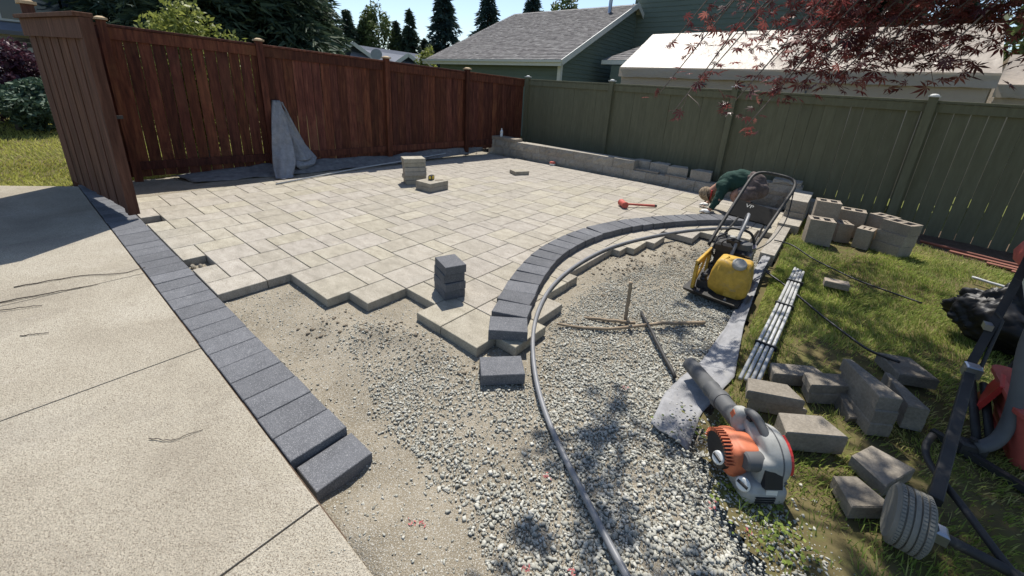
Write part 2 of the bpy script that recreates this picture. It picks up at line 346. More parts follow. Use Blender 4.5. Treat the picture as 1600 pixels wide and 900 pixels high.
# ---- driveway: concrete slabs with joints every 1.315 m
drv = empty('driveway', (0, -2, 0), kind='structure')
def slab(x0, x1, curved=False):
    b = MB(); y1 = -2.006
    if curved: poly = [(-5.9, -7), (x1, -7), (x1, y1), (-4.85, y1), (-5.02, -2.2), (-5.22, -2.45), (-5.45, -2.7), (-5.7, -3.2), (-5.85, -4)]
    else: poly = [(x0, -7), (x1, -7), (x1, y1), (x0, y1)]
    b.prism(poly, -.11, -.002, ch=.004)
    b.build('concrete_slab', CONC, drv)
J = [-2.75, -1.44, -.13, 1.19, 2.5]
slab(0, J[0]-.0028, True)
for i in range(4): slab(J[i]+.0028, J[i+1]-.0028)
sheet('driveway_base', [(-5.6, -7), (2.9, -7), (2.9, -2.0), (-4.8, -2.0)], -.012, DIRT)
# ---- sand bed
def sand_z(X, Y):
    z = -.068 + .006*fbm(X, Y, 3, 4, 1) + .004*fbm(X, Y, 14, 3, 2)
    out = np.clip((X-.95+np.clip(-.9-Y, 0, 9)*1.6)/.4, 0, 1)*np.clip((3.2-Y)/.6, 0, 1)
    z = z - .012*out + .012*out*fbm(X, Y, 5, 4, 3) + .006*fbm(X, Y, 30, 3, 5)*np.clip((X+.8)/.4, 0, 1)
    g = lambda cx, cy, r, h: h*np.exp(-((X-cx)**2+(Y-cy)**2)/r**2)
    z = z + g(.34, -1.22, .10, .042) + g(.55, -1.12, .09, .035) + g(.05, -1.38, .12, .03) + g(.72, -1.12, .10, .018) + g(.98, -1.12, .1, .014)
    z = z + g(1.02, .75, .13, .04) + g(1.08, 1.05, .12, .045) + g(1.22, 1.45, .11, .05) + g(1.33, 1.75, .13, .05) + g(1.18, .38, .12, .03) + g(1.5, 2.0, .12, .045) + g(1.22, -.2, .1, .02) + g(1.3, -.5, .1, .02)
    z = z + g(.42, -1.12, .16, .016) + g(.30, -1.34, .14, .012)
    near = np.clip((-1.62-Y)/.3, 0, 1)*np.clip((X-1.16)/.22, 0, 1)
    spill = np.clip((-1.99-Y-.03*fbm(X, Y, 9, 3, 4))/.05, 0, 1)
    return z + near*.082 - spill*.05 - .05*(Y < -1.99)*(X < 1.18) - .02*np.exp(-((X-1.13)**2+(Y+1.86)**2)/.08**2)
CAPX = lambda Y: -3.82
grid('sand_bed', -4.9, 3.5, -2.12, 5.3, .026, lambda X, Y: sand_z(X, Y)+np.where(X < -3.85, .055, 0), SAND, kind='structure')
b = MB()
for i in range(5): pass
# ---- right lawn, dirt bed, left lawn
def lawn_z(X, Y): return -.03 + .016*fbm(X, Y, 1.3, 4, 5) + .008*fbm(X, Y, 6, 2, 6)
LAWN = [(2.19, -.72), (2.17, -.3), (2.12, .5), (2.1, 1.6), (2.08, 2.4), (2.06, 4.2), (3.0, 4.15), (4.3, 3.6), (9, 3.2), (9, -4), (4, -3.2), (3.0, -1.75), (2.56, -1.2), (2.36, -1.0)]
grid('lawn', 2.0, 9, -4, 4.3, .036, lawn_z, SOIL, keep=lambda x, y: inpoly([(x_-.05, y_) for x_, y_ in LAWN], x+.05*fbm(x, y, 7, 3, 14), y+.05*fbm(x, y, 7, 3, 15)), kind='structure')
grid('planting_bed', 2.05, 9, 3.0, 5.2, .06, lambda X, Y: -.045+.02*fbm(X, Y, 3, 4, 8), DIRT, kind='structure')
grid('backfill_soil', -4.6, 2.1, 4.66, 5.75, .05, lambda X, Y: .10+.03*fbm(X, Y, 3, 4, 9), DIRT, kind='structure')
def llawn_z(X, Y): return -.04 + .02*fbm(X, Y, .7, 3, 11) + np.clip((-5.6-X)*.05, 0, .4)
grid('front_lawn', -24, -4.6, -12, 6, .3, llawn_z, SOIL, keep=lambda x, y: (x < -5.05-np.clip((-2.2-y), 0, 1)*.75) | (y > -1.9), kind='structure')

# ---- grass blades
def blades(name, x, y, z, hmin, hmax, wd, seed, m=BLADE):
    r = np.random.RandomState(seed); n = len(x); th = r.rand(n)*2*np.pi; h = hmin+(hmax-hmin)*r.rand(n)**1.6
    lean = h*(.25+.9*r.rand(n)); la = fbm(x, y, 1.7, 2, seed)*6+r.randn(n)*.9
    dx, dy = np.cos(la)*lean, np.sin(la)*lean; wx, wy = np.cos(th)*wd, np.sin(th)*wd
    V = np.zeros((n, 5, 3)); V[:, 0] = np.stack([x-wx, y-wy, z], 1); V[:, 1] = np.stack([x+wx, y+wy, z], 1)
    V[:, 2] = np.stack([x+wx*.8+dx*.4, y+wy*.8+dy*.4, z+h*.62], 1); V[:, 3] = np.stack([x-wx*.8+dx*.4, y-wy*.8+dy*.4, z+h*.62], 1)
    V[:, 4] = np.stack([x+dx, y+dy, z+h*.95], 1)
    i = np.arange(n)*5; T = np.concatenate([np.stack([i, i+1, i+2], 1), np.stack([i, i+2, i+3], 1), np.stack([i+3, i+2, i+4], 1)])
    t = np.clip(.5+.35*fbm(x, y, 1.1, 3, seed+1)+.2*r.randn(n), 0, 1)
    return link(name, np_mesh(name, V.reshape(-1, 3), T, m, np.repeat(t, 5)), kind='stuff', label=None)
n = 260000; x = 2.02+4.0*NR.rand(n)**1.5; y = -1.9+6.1*NR.rand(n)
k = inpoly(LAWN, x, y) & (NR.rand(n) < np.clip(.70+1.3*fbm(x, y, 1.9, 3, 77), .06, 1)*np.where((y < -.75) & (x < 2.9), .6, 1)) & ~((y > 3.55) & (x > 3.1) & (NR.rand(n) < .6))
x, y = x[k], y[k]
g1 = blades('lawn_grass', x, y, lawn_z(x, y)-.005, .016, .054, .0024, 21)
n = 45000; x = -5.0-9*NR.rand(n)**1.5; y = -3.6+4.6*NR.rand(n)
k = (x < -5.1-np.clip((-2.2-y), 0, 1)*.75) | (y > -1.95); x, y = x[k], y[k]
g2 = blades('front_lawn_grass', x, y, llawn_z(x, y)-.005, .03, .075, .006, 31, FBLADE)

n = 700; t_ = NR.rand(n); ex = 2.16+.62*t_+.11*NR.randn(n); ey = -.68-.50*t_+.13*NR.randn(n); ez = lawn_z(ex, ey)+.004+.03*NR.rand(n)**1.5
kk = fbm(ex, ey, 6, 3, 17) > .12; ex, ey, ez = ex[kk], ey[kk], ez[kk]; n = len(ex); ss = .006+.007*NR.rand(n); aa = NR.rand(n)*6.28
cx_, sx_ = np.cos(aa)*ss, np.sin(aa)*ss
V = np.stack([np.stack([ex-cx_, ey-sx_, ez], 1), np.stack([ex+sx_*.7, ey-cx_*.7, ez+ss*.3], 1), np.stack([ex+cx_, ey+sx_, ez+ss*.1], 1), np.stack([ex-sx_*.7, ey+cx_*.7, ez+ss*.3], 1)], 1).reshape(-1, 3)
link('clover_weeds', np_mesh('clover_weeds', V, np.arange(n*4).reshape(-1, 4), BLADE, np.repeat(np.clip(.28+.10*NR.randn(n), 0, 1), 4)), kind='stuff')
# ---- crushed rock: every stone its own small solid
def stones(name, x, y, z, s, seed, m=GRAV):
    r = np.random.RandomState(seed)
    T = np.array([(-1, -.8, -.7), (.9, -1, -.8), (1, .9, -.7), (-.8, 1, -.8), (-.7, -.9, .7), (.8, -.7, .9), (.75, .8, .7), (-.9, .7, .8), (0, 0, 1.25), (1.2, .1, .1), (-1.2, 0, 0), (.1, -1.2, 0)])/1.45
    Fq = np.array([(4, 5, 8), (5, 6, 8), (6, 7, 8), (7, 4, 8), (1, 2, 9), (2, 6, 9), (6, 5, 9), (5, 1, 9), (3, 0, 10), (0, 4, 10), (4, 7, 10), (7, 3, 10), (0, 1, 11), (1, 5, 11), (5, 4, 11), (4, 0, 11), (2, 3, 7), (2, 7, 6), (0, 3, 2), (0, 2, 1)])
    n = len(x); V = (T[None]*(1+.30*(r.rand(n, 12, 1)-.5)*2)+.16*r.randn(n, 12, 3))*(np.stack([.6+.6*r.rand(n), .55+.45*r.rand(n), .38+.35*r.rand(n)], 1)[:, None])
    a = r.rand(n)*2*np.pi; tl = (r.rand(n)-.5)*1.3; c, s_ = np.cos(a), np.sin(a); ct, st = np.cos(tl), np.sin(tl)
    X, Y, Z = V[..., 0], V[..., 1], V[..., 2]
    Y, Z = Y*ct[:, None]-Z*st[:, None], Y*st[:, None]+Z*ct[:, None]
    X, Y = X*c[:, None]-Y*s_[:, None], X*s_[:, None]+Y*c[:, None]
    P = np.stack([X, Y, Z], -1)*(s/2)[:, None, None]+np.stack([x, y, z], 1)[:, None]
    F = (Fq[None]+(np.arange(n)*12)[:, None, None]).reshape(-1, 3)
    return link(name, np_mesh(name, P.reshape(-1, 3), F, m, np.repeat(np.clip(.55+.22*r.randn(n), 0, 1), 12)), kind='stuff')
GP = [(.27, -1.52), (.17, -1.33), (.24, -1.13), (.40, -1.02), (.69, -1.02), (1.02, -1.04), (1.15, -1.10), (1.32, -.93), (1.30, -.8), (1.17, -.52), (1.06, -.22), (1.02, .2), (1.05, .5), (1.10, .8), (1.22, 1.24), (1.38, 1.65), (1.5, 2.19), (2.02, 2.3), (2.06, 1.2), (2.0, .1), (1.97, -.5), (2.06, -.78), (2.22, -.76), (2.37, -.96), (2.62, -1.08), (3.1, -1.7), (3.1, -2.6), (2.4, -2.2), (2.04, -1.90), (1.80, -1.70), (1.43, -1.66), (1.10, -1.62), (.8, -1.60), (.5, -1.58)]
n = 300000; x = .05+3.2*NR.rand(n); y = -2.7+5.2*NR.rand(n)
dn = fbm(x, y, 1.6, 3, 51); edge = np.zeros(n, bool)
k = inpoly(GP, x+.035*NR.randn(n), y+.035*NR.randn(n)) & (NR.rand(n) < np.clip(.92+1.0*dn, .28, 1)*np.clip(.9+.9*fbm(x, y, 4.5, 3, 57), .45, 1)*np.where(y+1.36+.20*x < -.02, .30, 1))
x, y = x[k], y[k]; big = np.clip((x+.4*(-y)-1.0)/1.8, 0, 1)
s = (.0080+.0048*big)*(.42+1.35*NR.rand(len(x))**2.2)
stones('gravel', x, y, sand_z(x, y)+s*.12+.006*NR.rand(len(x)), s*1.25, 52)
n = 45000; x = -.9+4.2*NR.rand(n); y = -2.3+4.9*NR.rand(n)
k = ~((x < .0) & (y > -1.2)) & (y > -1.98) | ((y <= -1.98) & (x > 1.35) & (NR.rand(n) < .5)); x, y = x[k], y[k]
s = .003+.009*NR.rand(len(x))**3
stones('loose_grit', x, y, np.where(y > -1.98, sand_z(x, y), -.002)+s*.2, s*1.3, 53)

n = 2600; t_ = NR.rand(n); x = 2.12+.62*t_+.10*NR.randn(n); y = -.66-.60*t_+.10*NR.randn(n); s = .004+.013*NR.rand(n)**2.5
stones('edge_stones', x, y, lawn_z(x, y)+s*.15, s*1.2, 59)
cx_, cy_ = [], []
for (ax, ay, rr, k_) in ((1.0, .72, .10, 70), (1.08, 1.05, .10, 80), (1.24, 1.45, .11, 110), (1.36, 1.78, .12, 120), (1.5, 2.02, .10, 60), (1.16, .36, .09, 40), (.36, -1.2, .09, 60), (.05, -1.38, .10, 50), (.72, -1.1, .08, 30), (1.25, -.25, .08, 30), (1.0, -1.12, .07, 20)):
    cx_ += list(ax+rr*NR.randn(k_)); cy_ += list(ay+rr*NR.randn(k_))
cx_, cy_ = np.array(cx_), np.array(cy_); ss = .006+.022*NR.rand(len(cx_))**2.2
stones('sand_clods', cx_, cy_, sand_z(cx_, cy_)+ss*.15, ss*1.3, 58, SANDD)
# ---- patio: a three-size pattern (unit .08 m), every paver an object
U = .08
S = []
for n_ in range(-40, 41):
    for m_ in range(-40, 41):
        a, b_ = -4*n_-7*m_, 4*n_-2*m_
        for da, la, db, lb in ((0, 4, -4, 4), (0, 4, 0, 2), (0, 3, 2, 4)): S.append((a+da, a+da+la, b_+db, b_+db+lb))
EDGE = [(-48.4, -22), (-9, -22), (-9, -16), (-2, -16), (-2, -14), (1, -14), (1, -10), (5, -10), (5, -12), (12, -12), (13.4, -6), (13, -2), (11.4, -2), (10.9, 4), (10.5, 13.8), (10, 14.5), (9, 15.5), (9, 24), (12, 25.7), (15, 25.5), (16.3, 29.3), (18.3, 32), (23.5, 38), (23.5, 56), (-48.4, 57)]
tw = [(-37, -34, -24, -20), (-19, -16, -24, -20)]
st = []
for a0, a1, b0, b1 in S:
    if (a0, a1, b0, b1) in tw or (a0, a1, b0, b1) in [(11, 15, -6, -2), (9, 13, 14, 18), (9, 13, 18, 20), (9, 12, 20, 24), (12, 15, 26, 30)]: continue
    b0c, a0c, b1c = max(b0, -21.95), max(a0, -48.2), min(b1, 56.2)
    if b0 < -22 < b1 and a0 in (-34, -16): pass
    if b1c-b0c < .6 or a1-a0c < .6: continue
    if bool(inpoly(EDGE, np.float64((a0c+a1)/2), np.float64((b0c+b1c)/2))): st.append((a0c, min(a1, 24), b0c, b1c))
st += [(11, 13, -6, -2), (12, 14, -10, -6), (9, 12, 16, 20), (9, 13, 20, 24), (12, 16, 26, 30), (9, 11, 14, 16), (8, 12, 24, 26)]
patio = empty('patio', (0, 0, 0), kind='structure')
st = list(dict.fromkeys(st))
st.sort(key=lambda s: (s[0]*U-CAM.x)**2+(s[2]*U-CAM.y)**2)
cache = {}
rest = MB()
def paver_mb(mb, cx, cy, lx, ly, z=0, rz=0, t=.064, tilt=(0, 0)):
    mb.box((cx, cy, z-t/2), (lx, ly, t), (tilt[0], tilt[1], rz), ch=.0028)
for i, (a0, a1, b0, b1) in enumerate(st):
    lx, ly = (a1-a0)*U-.0062, (b1-b0)*U-.0062; cx, cy = (a0+a1)/2*U, (b0+b1)/2*U
    dz = R.uniform(-.0012, .0012); tl = (R.uniform(-.003, .003), R.uniform(-.003, .003))
    if i < 300:
        key = (round(lx, 4), round(ly, 4))
        if key not in cache: q = MB(); paver_mb(q, 0, 0, lx, ly); cache[key] = q.mesh('paver', PAVER)
        link('paver', cache[key], patio, (cx, cy, dz), (tl[0], tl[1], R.choice((0, 0, math.pi))+R.uniform(-.004, .004)))
    else: paver_mb(rest, cx, cy, lx, ly, dz)
rest.build('paver_field', PAVER, patio, kind='stuff')
# broken bits in the two gaps beside the border
q = MB()
for (cx, cy) in ((-1.42, -1.67), (-1.37, -1.7), (-1.46, -1.71), (-1.33, -1.66)):
    q.ell((cx, cy, -.05), (.03, .02, .014), Euler((R.uniform(-1, 1), R.uniform(-1, 1), 0)).to_matrix(), 7, 5)
q.build('sand_crumbs', SAND, kind='stuff')
# ---- dark border along the driveway
border = empty('paver_border', (0, -1.88, 0), kind='structure')
q = MB(); paver_mb(q, 0, 0, .1585, .236); bm_ = q.mesh('border_paver', DARK)
xe = .945
for i in range(36):
    link('border_paver', bm_, border, (xe-.0815-.163*i, R.uniform(-.002, .002), R.uniform(-.0015, .0015)), (R.uniform(-.004, .004), R.uniform(-.004, .004), R.uniform(-.006, .006)))
o = link('charcoal_paver', q.mesh('charcoal_paver', DARK), None, (1.035, -1.865, -.032), (0, 0, .01), label='charcoal paver sitting lower than the straight border at its near end', cat='paver')
# ---- dark border laid loose in a curve on top of the patio
IN = [(.93, -.83), (.83, -.68), (.74, -.53), (.655, -.36), (.57, -.16), (.49, .06), (.42, .28), (.37, .52), (.345, .93), (.38, 1.4), (.48, 1.8), (.64, 2.16), (.87, 2.6), (1.12, 2.96), (1.32, 3.16), (1.55, 3.34)]
OUT = [(1.13, -.71), (1.03, -.57), (.95, -.42), (.865, -.23), (.785, -.02), (.715, .22), (.665, .53), (.645, .84), (.66, 1.27), (.80, 1.81), (.99, 2.27), (1.24, 2.64), (1.42, 2.86), (1.70, 3.10)]
def resample(P, n):
    P = np.array(P); d = np.r_[0, np.cumsum(np.hypot(*np.diff(P, axis=0).T))]; t = np.linspace(0, d[-1], n)
    p = np.stack([np.interp(t, d, P[:, i]) for i in (0, 1)], 1)
    for _ in range(max(1, n//10)): p[1:-1] = (p[:-2]+2*p[1:-1]+p[2:])/4
    return p
A_, B_ = resample(IN, 120), resample(OUT, 120)
B_ = np.array([B_[np.argmin(np.hypot(*(B_-a).T))] for a in A_])
nrm = B_-A_; nrm /= np.hypot(*nrm.T)[:, None]
ol = A_+nrm*.232
dd = np.r_[0, np.cumsum(np.hypot(*np.diff(ol, axis=0).T))]
curve = empty('curved_border', (.4, .9, .002), label='curved row of charcoal pavers laid loose on top of the patio', cat='paver row')
i = 0; tpos = .083
while tpos < dd[-1]-.05:
    p = np.array([np.interp(tpos, dd, ol[:, k_]) for k_ in (0, 1)]); nn = np.array([np.interp(tpos, dd, nrm[:, k_]) for k_ in (0, 1)])
    nn /= np.hypot(*nn); c = p-nn*.118
    link('border_paver', bm_, curve, (c[0]-.4, c[1]-.9, .0645+R.uniform(-.001, .001)), (0, 0, math.atan2(nn[1], nn[0])-math.pi/2+R.uniform(-.008, .008)))
    tpos += .1625
o = link('charcoal_paver', q.mesh('charcoal_paver', DARK), None, (1.165, -.975, .0), (0, 0, rad(47)+math.pi/2), label='single charcoal paver set on the gravel below the curved row', cat='paver')
# ---- stack of four charcoal pavers
for i in range(4):
    dx, dy, da = ((0, 0, 0), (.004, -.003, .03), (-.006, .002, -.02), (.003, .004, .0))[i]
    qq = MB(); paver_mb(qq, 0, 0, .205, .155, 0, 0, .0605)
    link('charcoal_paver', qq.mesh('charcoal_paver', DARK), None, (.345+dx, -.615+dy, .0630+i*.0636), (0, 0, rad(-20)+da*1.6),
         label=('charcoal paver at the bottom of the dark stack on the patio', 'charcoal paver second from the bottom of the dark stack', 'charcoal paver just under the top of the dark stack', 'charcoal paver on top of the dark four paver stack')[i], cat='paver', group='charcoal pavers stacked on the patio')
# ---- tan pavers stacked on the patio
for i in range(6):
    qq = MB(); paver_mb(qq, 0, 0, .235, .315, 0, 0, .0600)
    link('tan_paver', qq.mesh('tan_paver', PAVER), None, (-2.60+R.uniform(-.014, .014), 1.355+R.uniform(-.014, .014), .0625+i*.0640), (0, 0, rad(-28)+R.uniform(-.06, .06)),
         label='tan paver, %s of the tall six paver stack on the patio' % ('lowest', 'second from the bottom', 'third from the bottom', 'fourth from the bottom', 'one under the top', 'topmost')[i], cat='paver', group='tan pavers in the tall stack')
for i in range(2):
    qq = MB(); paver_mb(qq, 0, 0, .30, .345, 0, 0, .0605)
    link('tan_paver', qq.mesh('tan_paver', PAVER), None, (-2.13, 1.30, .0630+i*.0640), (0, 0, .02+.03*i),
         label=('tan paver under the one carrying the tape measure', 'tan paver with a tape measure and pencil on it')[i], cat='paver', group='tan pavers in the low stack')
qq = MB(); paver_mb(qq, 0, 0, .225, .275)
link('tan_paver', qq.mesh('tan_paver', PAVER), None, (-2.06, 3.235, .0655), (0, 0, rad(-24)), label='single tan paver lying alone on the far patio', cat='paver')

# ================================================================== FENCES
def on(A, B, t): return (A[0]+(B[0]-A[0])*t, A[1]+(B[1]-A[1])*t)
def fence(name, A, B, ztop, zbot, bw, gap, M, side, posts, label, post_mat, cap_mat, fascia, kick, dome=False, fz=.03, label_cat='fence'):
    """boards from A to B; ztop(t), zbot(t); side: +1/-1 which way the rails face"""
    L = math.hypot(B[0]-A[0], B[1]-A[1]); d = ((B[0]-A[0])/L, (B[1]-A[1])/L); nrm_ = (d[1]*side, -d[0]*side)
    ang = math.atan2(d[1], d[0]); root = empty(name, (A[0], A[1], 0), label, 'fence')
    s_ = 0
    while s_ < L-.02:
        wdt = min(bw*R.uniform(.97, 1.03), L-s_); g = gap(s_/L)*(R.uniform(.15, 1.5) if R.random() < .72 else R.uniform(1.7, 2.8))
        t = (s_+wdt/2)/L; c = on(A, B, t); z0, z1 = zbot(t)+R.uniform(-.008, .008), ztop(t)-fz
        q = MB(); q.box((0, 0, 0), (wdt-g, .019, z1-z0), None, 0)
        off = R.uniform(-.003, .003)
        o = link('board', q.mesh('board', M), root, (c[0]-A[0]+nrm_[0]*off, c[1]-A[1]+nrm_[1]*off, (z0+z1)/2), (R.uniform(-.004, .004), R.uniform(-.004, .004), ang+R.uniform(-.006, .006)))
        s_ += wdt
    def rail(nm, za, zb, th, offn, m_, seg):
        for i in range(len(seg)-1):
            ta, tb = seg[i], seg[i+1]; a, b2 = on(A, B, ta), on(A, B, tb); q = MB()
            h = (zb(0)-za(0))
            pa = Vector((a[0]+nrm_[0]*offn, a[1]+nrm_[1]*offn, (za(ta)+zb(ta))/2)); pb = Vector((b2[0]+nrm_[0]*offn, b2[1]+nrm_[1]*offn, (za(tb)+zb(tb))/2))
            e = (pb-pa).normalized()*.002
            q.bar(pa+e, pb-e, th, h, ch=.003); q.build(nm, m_, root)
    seg = [0.0]+[p for p in posts if .02 < p < .98]+[1.0]
    if fascia: rail('top_rail', lambda t: ztop(t)-.032-fascia, lambda t: ztop(t)-.032, .022, .024, M, seg)
    rail('cap_rail', lambda t: ztop(t)-.029, lambda t: ztop(t), .085, .004, M, seg)
    if kick: rail('bottom_rail', lambda t: zbot(t)+kick[0], lambda t: zbot(t)+kick[1], .022, .024, M, seg)
    for p in posts:
        c = on(A, B, p); q = MB(); cx, cy = c[0]+nrm_[0]*.043, c[1]+nrm_[1]*.043
        q.box((cx, cy, (ztop(p)+zbot(p)-.1+.035)/2), (.088, .088, ztop(p)-zbot(p)+.1+.035), (0, 0, ang)); po = q.build('post', post_mat, root)
        q = MB()
        if dome:
            q.box((cx, cy, ztop(p)+.044), (.115, .115, .017), (0, 0, ang)); q.ell((cx, cy, ztop(p)+.053), (.045, .045, .022), None, 12, 6)
        else:
            q.box((cx, cy, ztop(p)+.046), (.128, .128, .022), (0, 0, ang)); q.box((cx, cy, ztop(p)+.066), (.105, .105, .018), (0, 0, ang), taper=(.4, .4))
        q.build('post_cap', cap_mat, po)
    return root
BA, BB = (-4.95, -1.95), (-3.85, 5.50)
fence('cedar_fence', BA, BB, lambda t: 1.905-.245*max(0, t-.05)/.95, lambda t: .035+.09*t, .135, lambda t: .0068-.0045*t, CEDAR, 1, [.07, .285, .545, .78],
      'tall red brown cedar board fence behind the patio', CEDAR, CAPW, .135, (.09, .20))
GA, GB = (-3.80, 5.545), (7.6, 4.37)
tp = lambda X: (X-GA[0])/(GB[0]-GA[0])
fence('painted_fence', GA, GB, lambda t: 1.665-.125*t, lambda t: .05-.16*t, .142, lambda t: .0008 if t < .42 else (.0022 if t < .5 else .0044), OLIVE, 1, [tp(-3.72), tp(-1.48), tp(.77), tp(3.01), tp(5.25)],
      'long olive green painted board fence behind the retaining wall', OLIVE, TRIM, .105, None, dome=True)
# ---- gate standing open across the border
gate = empty('open_gate', (-4.93, -2.03, .05), 'weathered brown cedar gate standing open at the driveway edge', 'gate')
ga, gb = Vector((-4.93, -2.03, 0)), Vector((-2.95, -1.795, 0)); gd = (gb-ga).normalized(); gn = Vector((gd.y, -gd.x, 0)); gang = math.atan2(gd.y, gd.x)
GL = (gb-ga).length; zt = lambda s: 1.90-.025*s
nb = 14; bw = (GL-.10)/nb
for i in range(nb):
    s_ = (i+.5)*bw; c = ga+gd*s_; pr = .004 if i % 2 else -.002; q = MB()
    z0, z1 = .075+R.uniform(-.006, .006), zt(s_)-.06
    q.box((0, 0, 0), (bw*(.985 if i % 2 else .975), .018, z1-z0)); pt = c+gn*pr-Vector(gate.location)
    link('board', q.mesh('board', GATEW), gate, (pt.x, pt.y, (z0+z1)/2-.05), (0, 0, gang))
q = MB(); q.bar(ga+gn*.034+Vector((0, 0, zt(0)-.125)), gb+gn*.034+Vector((0, 0, zt(GL)-.125)), .022, .17, ch=.003); q.build('top_rail', GATEW, gate)
q = MB(); q.bar(ga-gd*.05+gn*.012+Vector((0, 0, zt(0)-.02)), gb+gd*.02+gn*.012+Vector((0, 0, zt(GL)-.02)), .13, .036, ch=.004); q.build('cap_rail', GATEW, gate)
q = MB(); q.bar(gb-gd*.045+gn*.03+Vector((0, 0, .06)), gb-gd*.045+gn*.03+Vector((0, 0, zt(GL)-.212)), .018, .09, upv=gd); q.build('edge_board', GATEW, gate)
q = MB(); q.bar(gb+gn*.0+Vector((0, 0, .05)), gb+Vector((0, 0, zt(GL)-.042)), .085, .04, upv=gd); q.build('end_stile', GATEW, gate)
for za in (.30, 1.0, 1.6):
    q = MB(); q.bar(ga-gn*.036+Vector((0, 0, za)), gb-gd*.03-gn*.036+Vector((0, 0, za)), .035, .085); q.build('back_rail', GATEW, gate)
q = MB(); q.bar(ga+gd*.1-gn*.062+Vector((0, 0, .32)), gb-gd*.1-gn*.062+Vector((0, 0, 1.58)), .014, .07); q.build('brace', GATEW, gate)
q = MB(); q.box((gb.x-.02, gb.y+.05, .98), (.012, .09, .03), (0, 0, gang)); q.build('latch', DUSTB, gate)
gp = empty('gate_post', (-5.06, -2.0, 0), 'square cedar gate post with pale lit cap at the gate hinge', 'post')
q = MB(); q.box((-5.06, -1.98, .97), (.10, .10, 2.1)); q.build('post', GATEW, gp)
q = MB(); q.box((-5.06, -1.98, 2.035), (.15, .15, .03)); q.box((-5.06, -1.98, 2.07), (.11, .11, .04), taper=(.3, .3)); q.build('post_cap', CAPW, gp)
# ================================================================== RETAINING WALL
wall = empty('retaining_wall', (-1, 4.6, 0), 'low two course grey block garden wall along the far patio edge', 'wall')
def rough_block(name, cx, cy, z0, lx, ly, h, parent, m=BLOCK, rz=0, seed=0, **kw):
    """split-face block: the front face is pushed in and out"""
    q = MB(); nx, nz = 7, 4; r = random.Random(seed); x0, y0 = -lx/2, -ly/2
    vs = []; fs = []
    for j in range(nz):
        for i in range(nx):
            e = 0 if (i in (0, nx-1) or j in (0, nz-1)) else r.uniform(-.016, .010)
            e += .008 if (i in (0, nx-1) or j in (0, nz-1)) else 0
            vs.append((x0+lx*i/(nx-1), y0+e, h*j/(nz-1)))
    for j in range(nz-1):
        for i in range(nx-1): fs.append((j*nx+i, j*nx+i+1, (j+1)*nx+i+1, (j+1)*nx+i))
    b0 = len(vs); vs += [(x0, -y0, 0), (-x0, -y0, 0), (-x0, -y0, h), (x0, -y0, h)]
    T = (nz-1)*nx
    fs += [(b0+1, b0, b0+3, b0+2), tuple(range(T, T+nx))+(b0+2, b0+3), tuple(range(nx-1, -1, -1))+(b0, b0+1),
           tuple(j*nx for j in range(nz-1, -1, -1))[::-1][::-1]+(b0, b0+3), tuple(j*nx+nx-1 for j in range(nz))+(b0+2, b0+1)]
    q.add(vs, fs)
    pl = Vector(parent.location) if parent else Vector((0, 0, 0))
    return link(name, q.mesh(name, m), parent, Vector((cx, cy, z0))-pl, (0, 0, rz), **kw)
k = 0
for i in range(15):
    rough_block('wall_block', -3.86+.42*i, 4.725, -.03, .415, .25, .192, wall, seed=i)
for i in range(8):
    if i < 8: rough_block('wall_block', -3.68+.42*i, 4.727, .164, .415, .25, .165, wall, seed=30+i, rz=R.uniform(-.008, .008))
rough_block('wall_block', -4.0, 4.727, .164, .21, .25, .165, wall, seed=44)
for j in range(2): rough_block('wall_block', 1.36+.42*j, 4.727, .164, .415, .25, .165, wall, seed=50+j)
rough_block('wall_block', 1.79, 4.74, .331, .35, .25, .06, wall, seed=59)
for i in range(3): rough_block('wall_block', 2.02, 4.38-.42*i, -.05, .415, .22, .19 if i < 2 else .12, wall, seed=60+i, rz=-math.pi/2)
for i in range(2): rough_block('wall_block', 2.02, 4.40-.42*i, .142, .415, .22, .15, wall, seed=66+i, rz=-math.pi/2)
for i in range(3): rough_block('wall_block', 1.985, 3.12-.42*i, -.09, .415, .13, .13, wall, seed=70+i, rz=-math.pi/2)
def cap(cx, cy, z, lx, ly, h, rz, label):
    q = MB(); q.box((0, 0, h/2), (lx, ly, h), None, ch=.006)
    return link('cap_stone', q.mesh('cap_stone', BLOCKT), None, (cx, cy, z), (0, 0, rz), label=label, cat='cap stone', group='cap stones on the wall corner')
cap(-3.75, 4.73, .330, .44, .26, .062, .03, 'flat cap stone on the wall corner carrying the water bottle')
cap(-3.42, 4.69, .331, .34, .24, .062, -.06, 'flat lit cap stone at the wall corner right of the water bottle')
def wedge_block(cx, cy, z, rz, label):
    q = MB(); q.prism([(-.165, -.11), (.165, -.11), (.115, .12), (-.115, .12)], 0, .16, ch=.006)
    return link('wall_block', q.mesh('wall_block', BLOCK), None, (cx, cy, z), (0, 0, rz), label=label, cat='block', group='loose wall blocks behind the lower course')
wedge_block(-.50, 4.93, .166, .05, 'loose dark wall block nearest the end of the upper wall course')
wedge_block(-.14, 4.90, .166, -.05, 'second loose wall block from the upper course end')
wedge_block(.20, 4.80, .166, .12, 'loose wall block standing forward with its lit top edge third in the row')
wedge_block(.60, 4.78, .166, -.06, 'loose wall block beside the worker last in the row')
def flat(cx, cy, z, lx, ly, h, rz, label):
    q = MB(); q.box((0, 0, h/2), (lx, ly, h), None, ch=.004)
    return link('stone_slab', q.mesh('stone_slab', BLOCKT), None, (cx, cy, z), (0, 0, rz), label=label, cat='slab', group='thin slabs on the lower wall course')
flat(-.34, 4.70, .165, .50, .10, .03, -.05, 'thin pale slab on the lower wall course before the first loose blocks')
flat(.22, 4.64, .165, .36, .07, .022, -.03, 'thin pale slab on the lower wall course in front of the tilted block')
